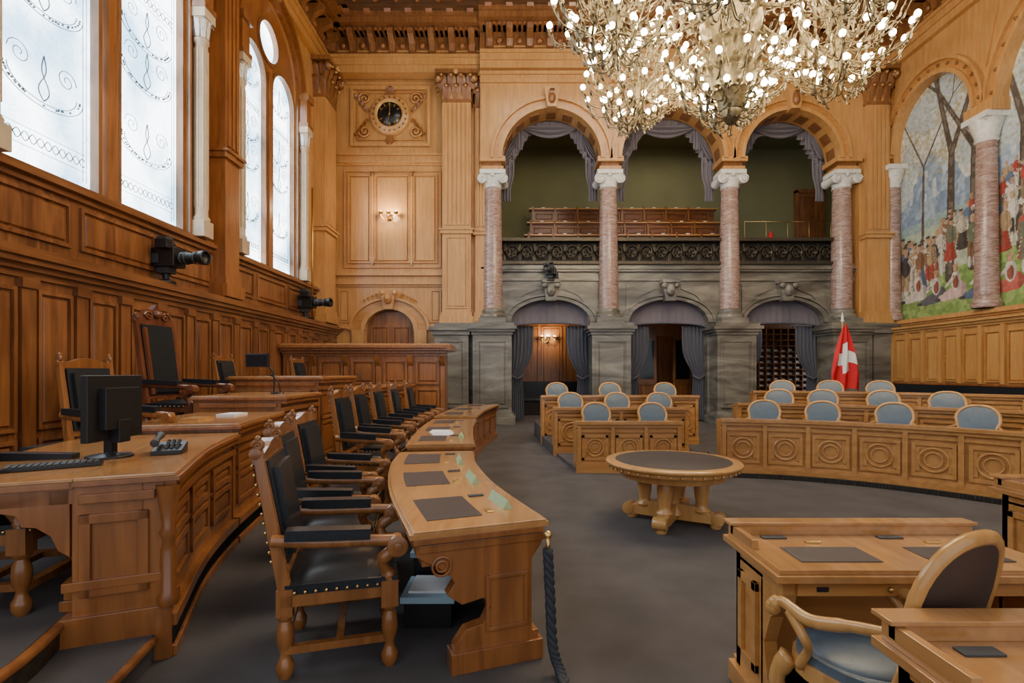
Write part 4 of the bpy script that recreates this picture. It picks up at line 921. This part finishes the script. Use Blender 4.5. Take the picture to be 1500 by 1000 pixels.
cc=Vector((*RP.at(a,.02),0)); mb.lathe([(.05,.3),(.06,.34),(.04,.38),(.04,.6),(.028,.66),(.045,.7),(.03,.74),(.05,.9),(.06,.97)],tuple(cc),12,'rostrum')
mb.obj('clerk_desk',.006)
mb,a,b=rsec(4.8,6.25,1.12,.95); mb.obj('secretary_desk',.006)
mb,a,b=rsec(6.3,7.55,1.31,1.05); mb.obj('president_desk',.006)
mb,a,b=rsec(7.6,9.0,1.54,1.35); mb.obj('speaker_lectern',.006)
mb,a,b=rsec(9.05,12.2,1.32,.8); mb.obj('interpreter_desk',.006)
for i,(t,o_,z) in enumerate(((5.3,-.5,1.12),(5.8,-.35,1.12),(7.0,-.3,1.31),(10.2,-.3,1.32))):
    x,y=RP.at(RP.find(t),o_); mb=MB(); mb.lathe([(.05,0),(.05,.015),(.015,.025)],(x,y,z),10,'black') if i>1 else mb.box(x-.1,x+.1,y-.14,y+.14,z,z+.02,'white' if i else 'goldwood')
    if i>1: mb.tube(spline([(x,y,z+.02),(x-.02,y,z+.15),(x-.1,y,z+.24)],6),.008,'black'); mb.sph((x-.11,y,z+.25),.02,'black')
    mb.obj(('desk_folder','paper_stack','desk_microphone','desk_microphone.001')[i])
mb=MB()
mb.prism([(-5.88,.2),(-2.25,.2),(-2.2,1.6),(-2.28,2.3),(-2.45,2.78),(-3.0,4.2),(-5.88,4.2)],.0,.3,'carpet')
mb.tube(spline([(-2.25,.2,.27),(-2.2,1.6,.27),(-2.28,2.3,.27),(-2.45,2.78,.27)],8),.03,'rostrum',8)
pp=spline([(-2.25,.2,0),(-2.2,1.6,0),(-2.28,2.3,0),(-2.45,2.78,0)],12)
for k in range(len(pp)-1):
    p,q=pp[k],pp[k+1]; mb.add([p+Vector((.012,0,.16)),q+Vector((.012,0,.16)),q+Vector((.012,0,.25)),p+Vector((.012,0,.25))],[(0,1,2,3)],'bronze')
mb.prism([(-2.26,.2),(-1.9,.2),(-1.85,1.6),(-1.9,2.3),(-2.02,2.84),(-2.4,2.9),(-2.45,2.78)],0,.15,'carpet')
mb.tube(spline([(-1.9,.2,.13),(-1.85,1.6,.13),(-1.9,2.3,.13),(-2.0,2.8,.13)],8),.025,'rostrum',8)
mb.prism([(-5.88,4.0),(-3.45,4.0),(-3.75,5.0),(-3.95,6.0),(-5.88,6.0)],0,.5,'carpet')
mb.prism([(-5.88,6.0),(-3.7,6.0),(-3.95,7.4),(-4.1,9),(-3.6,9.1),(-3.3,12.3),(-5.88,12.3)],0,.72,'carpet')
mb.obj('floor_dais')
mb=MB(); x0,x1,y0=-5.8,-1.85,12.6
mb.box(x0,x1,y0,y0+.7,0,2.1,'rostrum'); mb.mouldx(x0-.0,x1+.1,y0,2.0,[(.04,.06),(.1,.07),(.18,.06),(.24,.07)],'rostrum'); mb.box(x1,x1+.2,y0-.2,y0+.8,2.13,2.26,'rostrum'); mb.box(x0,x1+.16,y0-.16,y0+.8,2.26,2.3,'oak_top')
mb.box(x0,x1+.05,y0-.06,y0,0,.2,'rostrum')
n=5; W=(x1-x0)/n
for k in range(n):
    mb.panel(x0+k*W+.1,x0+(k+1)*W-.1,.35,1.2,y0,'rostrum',.05,.04); mb.panel(x0+k*W+.1,x0+(k+1)*W-.1,1.3,1.9,y0,'rostrum',.05,.04)
    mb.box(x0+(k+1)*W-.07,x0+(k+1)*W+.03,y0-.06,y0,.2,2.0,'rostrum'); mb.prism([(y0-.06,1.75),(y0-.12,1.85),(y0-.18,2.0),(y0,2.0)],x0+(k+1)*W-.08,x0+(k+1)*W+.04,'rostrum','yz')
mb.obj('podium_screen',.005)

# ------------------------------------------------------------------ small things
mb=MB()
mb.lathe([(.13,0),(.13,.015),(.03,.03),(.03,.16)],(0,0,0),20,'black'); mb.box(-.03,.03,-.03,.02,.02,.3,'black')
mb.box(-.24,.24,-.045,.0,.12,.54,'black'); mb.box(-.22,.22,-.005,.004,.14,.52,'screen'); mb.box(-.15,.15,-.09,-.04,.19,.46,'black'); mb.box(-.05,.05,-.10,-.03,.1,.25,'black')
mb.obj('computer_monitor',.006,(-2.70,3.38,1.04),math.radians(92))
mb=MB(); mb.box(-.22,.22,-.07,.07,0,.02,'black')
for i in range(14):
    for j in range(5): mb.box(-.21+i*.03,-.186+i*.03,-.062+j*.026,-.042+j*.026,.02,.028,'grey_plastic')
mb.obj('keyboard',.002,(-2.72,3.0,1.042),math.radians(35))
mb=MB(); mb.prism([(-.1,0),(.1,0),(.1,.07),(-.1,.03)],-.09,.09,'black','yz'); mb.tube([(-.07,-.09,.08),(-.07,0,.1),(-.07,.09,.12)],[.028,.016,.028],'grey_plastic',8)
for i in range(12): mb.box(-.02+(i%3)*.03,0+(i%3)*.03,-.06+(i//3)*.03,-.04+(i//3)*.03,.03+(i//3)*.012,.055+(i//3)*.012,'grey_plastic')
mb.obj('desk_telephone',.004,(-2.42,3.55,1.04),.4)
mb=MB(); mb.box(-.03,.03,-.03,.03,0,.02,'black'); mb.tube(spline([(0,0,.02),(.0,0,.2),(-.04,0,.34),(-.16,0,.40),(-.2,0,.40)],8),.012,'black'); mb.box(-.36,-.06,-.04,-.0,.36,.54,'black'); mb.box(-.35,-.07,-.045,-.04,.37,.53,'screen')
mb.obj('gooseneck_display',.004,(-3.3,6.9,1.31),0)
def tvcam(name,loc,rz,s,foot):
    mb=MB(); mb.box(-.12,.12,-.30,.22,-.13,.15,'black'); mb.box(-.09,.09,-.28,.1,.15,.2,'grey_plastic'); mb.box(-.16,-.12,-.2,.1,-.1,.1,'grey_plastic')
    mb.lathe([(.001,.2),(.085,.22),(.085,.42),(.07,.44),(.07,.52),(.10,.56),(.11,.66),(.085,.665),(.08,.62),(.001,.6)],(0,0,.0),18,'black',axis='y')
    for q in(.26,.33,.48): mb.lathe([(.088,q),(.095,q+.01),(.095,q+.03),(.088,q+.04)],(0,0,0),18,'grey_plastic',axis='y')
    mb.box(.10,.22,.0,.2,.12,.25,'black'); mb.box(-.05,.05,-.42,-.3,-.08,.1,'black'); mb.tube([(0,-.2,.2),(0,-.15,.27),(0,.1,.27),(0,.15,.2)],.015,'black'); mb.box(-.06,.06,-.12,.06,.27,.33,'grey_plastic')
    mb.box(.12,.135,-.22,-.02,-.08,.06,'grey_plastic'); mb.box(-.08,.08,-.1,.1,-.22,-.13,'grey_plastic'); mb.lathe([(.13,-foot),(.13,-foot+.03),(.05,-foot+.05),(.05,-.2)],(0,0,0),14,'black')
    mb.box(-.2,-.12,-.3,-.22,-.3,.0,'grey_plastic'); mb.beam((-.1,-.1,-.18),(-.16,-.4,-.25),.03,.03,'black')
    mb.tube(spline([(0,-.4,-.05),(-.05,-.5,-.2),(.05,-.4,-.3)],8),.012,'black')
    o=mb.obj(name,.006,loc,rz); o.scale=(s,s,s); return o
tvcam('television_camera',(-5.92,8.6,3.5),math.radians(-98),1.12,.36); tvcam('television_camera.001',(-5.92,14.2,3.52),math.radians(-98),1.15,.36)
tvcam('television_camera.002',(1.0,16.0,4.75),math.radians(165),.95,.3)
mb=MB(); mb.tube([(-5.95,14.75,3.1),(-5.95,14.75,6.9)],.03,'gold',8); mb.box(-6.0,-5.9,14.7,14.8,3.08,3.16,'black'); mb.obj('brass_rod')
mb=MB(); fx,fy=9.1,14.4
mb.lathe([(.2,0),(.2,.04),(.05,.08),(.03,.1)],(fx,fy,0),16,'black'); mb.tube([(fx,fy,.05),(fx,fy,3.0)],.02,'goldwood',8); mb.lathe([(.02,3.0),(.05,3.05),(.03,3.1),(.035,3.14),(.001,3.3)],(fx,fy,0),10,'white')
n=44;m_=60; vs=[]
for j in range(m_+1):
    v=j/m_; z=2.95-1.85*v; hw=.06+.36*min(1,v*1.35)**.8
    for i in range(n+1):
        u=-1+2*i/n; vs.append((fx+.05+u*hw,fy-.06-.07*math.sin(u*8+v*3)*min(1,v*2),z-.12*u*u*(1-v)+.05*math.sin(u*4)))
fr=[];fw=[]
for j in range(m_):
    for i in range(n):
        u=-1+2*(i+.5)/n; v=(j+.5)/m_; a=abs(u-.05)<.28 and .28<v<.74; b=abs(u-.05)<.78 and .42<v<.60
        (fw if a or b else fr).append((j*(n+1)+i,j*(n+1)+i+1,(j+1)*(n+1)+i+1,(j+1)*(n+1)+i))
o0=len(mb.v); mb.add(vs,fr,'red',True); k=mb.mi('white')
for f in fw: mb.f.append([q+o0 for q in f]); mb.m.append(k); mb.s.append(True)
mb.obj('swiss_flag')

# ------------------------------------------------------------------ chandelier
mb=MB(); cx,cy=3.15,7.6; B='chand'
mb.lathe([(.001,5.25),(.05,5.28),(.1,5.34),(.16,5.45),(.09,5.54),(.16,5.62),(.30,5.8),(.36,6.0),(.26,6.15),(.14,6.25),(.22,6.4),(.42,6.65),(.46,6.9),(.3,7.1),(.12,7.3),(.09,7.8),(.2,8.0),(.25,8.2),(.08,8.4),(.05,13.0)],(cx,cy,0),20,B)
for ring_,z,r,h in((0,5.47,.18,.3),(1,5.72,.34,.38),(2,6.0,.36,.38),(3,6.5,.38,.45),(4,6.85,.42,.4),(5,7.2,.25,.4)):
    for i in range(12):
        a=2*pi*(i+.5*ring_)/12; d=Vector((math.cos(a),math.sin(a),0)); mb.leaf(Vector((cx,cy,z))+d*r*.8,d*.24,(0,0,h),.08,B)
bulbs=[]
def arm(c,a,r,z0,dz):
    d=Vector((math.cos(a),math.sin(a),0)); c=Vector(c)
    pts=spline([c+Vector((0,0,z0)),c+d*r*.35+Vector((0,0,z0-.22)),c+d*r*.8+Vector((0,0,z0-.18+dz*.3)),c+d*r+Vector((0,0,z0+dz-.05)),c+d*r+Vector((0,0,z0+dz))],4)
    mb.tube(pts,.010,B,5); t=c+d*r+Vector((0,0,z0+dz))
    mb.lathe([(.012,-.02),(.04,.01),(.036,.025),(.015,.03),(.014,.05)],tuple(t),6,B)
    s_=Vector((-d.y,d.x,0))
    for q in(pts[6],pts[10]): mb.leaf(q,d*.07+s_*.05,(0,0,.11),.024,B); mb.leaf(q,-d*.04-s_*.07,(0,0,-.10),.022,B)
    mb.tube([pts[9]+d*(.08*(1-k/12)*math.cos(k*.7)-.07)+Vector((0,0,.08*(1-k/12)*math.sin(k*.7)-.07)) for k in range(10)],.007,B,4)
    bulbs.append(t+Vector((0,0,.09)))
SAT=6
for s_ in range(SAT):
    a=s_*2*pi/SAT+.12; rad=1.75; c=(cx+rad*math.cos(a),cy+rad*math.sin(a),6.75+(.12 if s_%2 else -.03))
    d=Vector((math.cos(a),math.sin(a),0)); o_=Vector((cx,cy,0))
    pts=spline([o_+d*.3+Vector((0,0,6.9)),o_+d*.8+Vector((0,0,6.6)),o_+d*1.3+Vector((0,0,6.5)),Vector(c)+Vector((0,0,-.35)),Vector(c)],8); mb.tube(pts,.03,B,8)
    for k in range(3,len(pts)-2,2): mb.leaf(pts[k],d*.12,(0,0,.2),.05,B); mb.leaf(pts[k],d*.1,(0,0,-.18),.05,B)
    mb.tube([Vector(c)+d*(-.5+.28*(1-k/20)*math.cos(k*.5))+Vector((0,0,.35+.28*(1-k/20)*math.sin(k*.5))) for k in range(18)],.02,B,6)
    mb.lathe([(.01,-.55),(.04,-.48),(.025,-.42),(.08,-.3),(.10,-.15),(.05,0),(.03,.2),(.07,.35),(.03,.5),(.02,.8)],c,12,B)
    for i in range(8):
        aa=2*pi*i/8; dd=Vector((math.cos(aa),math.sin(aa),0)); mb.leaf(Vector(c)+dd*.07+Vector((0,0,-.35)),dd*.14,(0,0,.3),.04,B)
    for tier,(n,r,z0,dz) in enumerate(((16,.97,-.2,.14),(14,.80,.02,.2),(12,.64,-.48,.12),(11,.57,.28,.25),(8,.38,-.62,.08),(8,.3,.5,.25))):
        for i in range(n): arm(c,2*pi*(i+.37*tier)/n+s_+R()*.2,r*(1+.2*(R()-.5)),z0+.2*(R()-.5),dz)
for tier,(n,r,z0,dz) in enumerate(((9,.45,5.55,.1),(13,.75,5.8,.15),(15,.95,6.2,.2),(14,1.0,7.2,.3),(12,.7,7.7,.3))):
    for i in range(n): arm((cx,cy,0),2*pi*(i+.5*tier)/n,r*(1+.12*(R()-.5)),z0+.08*(R()-.5),dz)
for b in bulbs: mb.sph(b,.046,'bulb',8,6,(1,1,1.1))
mb.obj('chandelier')
for i in range(6):
    a=i*pi/3+.12; l=bpy.data.lights.new('chandelier_lamp','POINT'); l.energy=60; l.color=(1,.80,.52); l.shadow_soft_size=.35; lo=bpy.data.objects.new('chandelier_lamp',l); bpy.context.collection.objects.link(lo); lo.location=(cx+2.2*math.cos(a),cy+2.2*math.sin(a),7.5)

# ------------------------------------------------------------------ lights / world / camera
def area(name,loc,rot,sx,sy,e,c):
    l=bpy.data.lights.new(name,'AREA'); l.shape='RECTANGLE'; l.size=sx; l.size_y=sy; l.energy=e; l.color=c; o=bpy.data.objects.new(name,l); bpy.context.collection.objects.link(o); o.location=loc; o.rotation_euler=rot
area('ceiling_fill',(3,8,12.6),(0,0,0),8,6,900,(1,.87,.68))  # added overhead fill for the whole hall, out of view, no real fixture
area('gallery_fill',(5,19.2,10.8),(0,0,0),8,2,110,(1,.92,.75))  # added fill to brighten the gallery, stands for no fixture
area('lobby_fill',(5,18.6,4.6),(0,0,0),8,1,40,(1,.80,.55))  # added warm fill behind the doorways, on top of the sconce there
w=bpy.data.worlds.new('World'); bpy.context.scene.world=w; w.use_nodes=True; w.node_tree.nodes['Background'].inputs[0].default_value=(.92,.95,1,1); w.node_tree.nodes['Background'].inputs[1].default_value=1.15
cam=bpy.data.cameras.new('camera'); co=bpy.data.objects.new('camera',cam); bpy.context.collection.objects.link(co)
co.location=(0,0,1.6); co.rotation_euler=(pi/2,0,0); cam.sensor_width=36; cam.lens=18; cam.shift_x=-10/1500; cam.shift_y=45/1500; cam.clip_start=.05; cam.clip_end=100
bpy.context.scene.camera=co
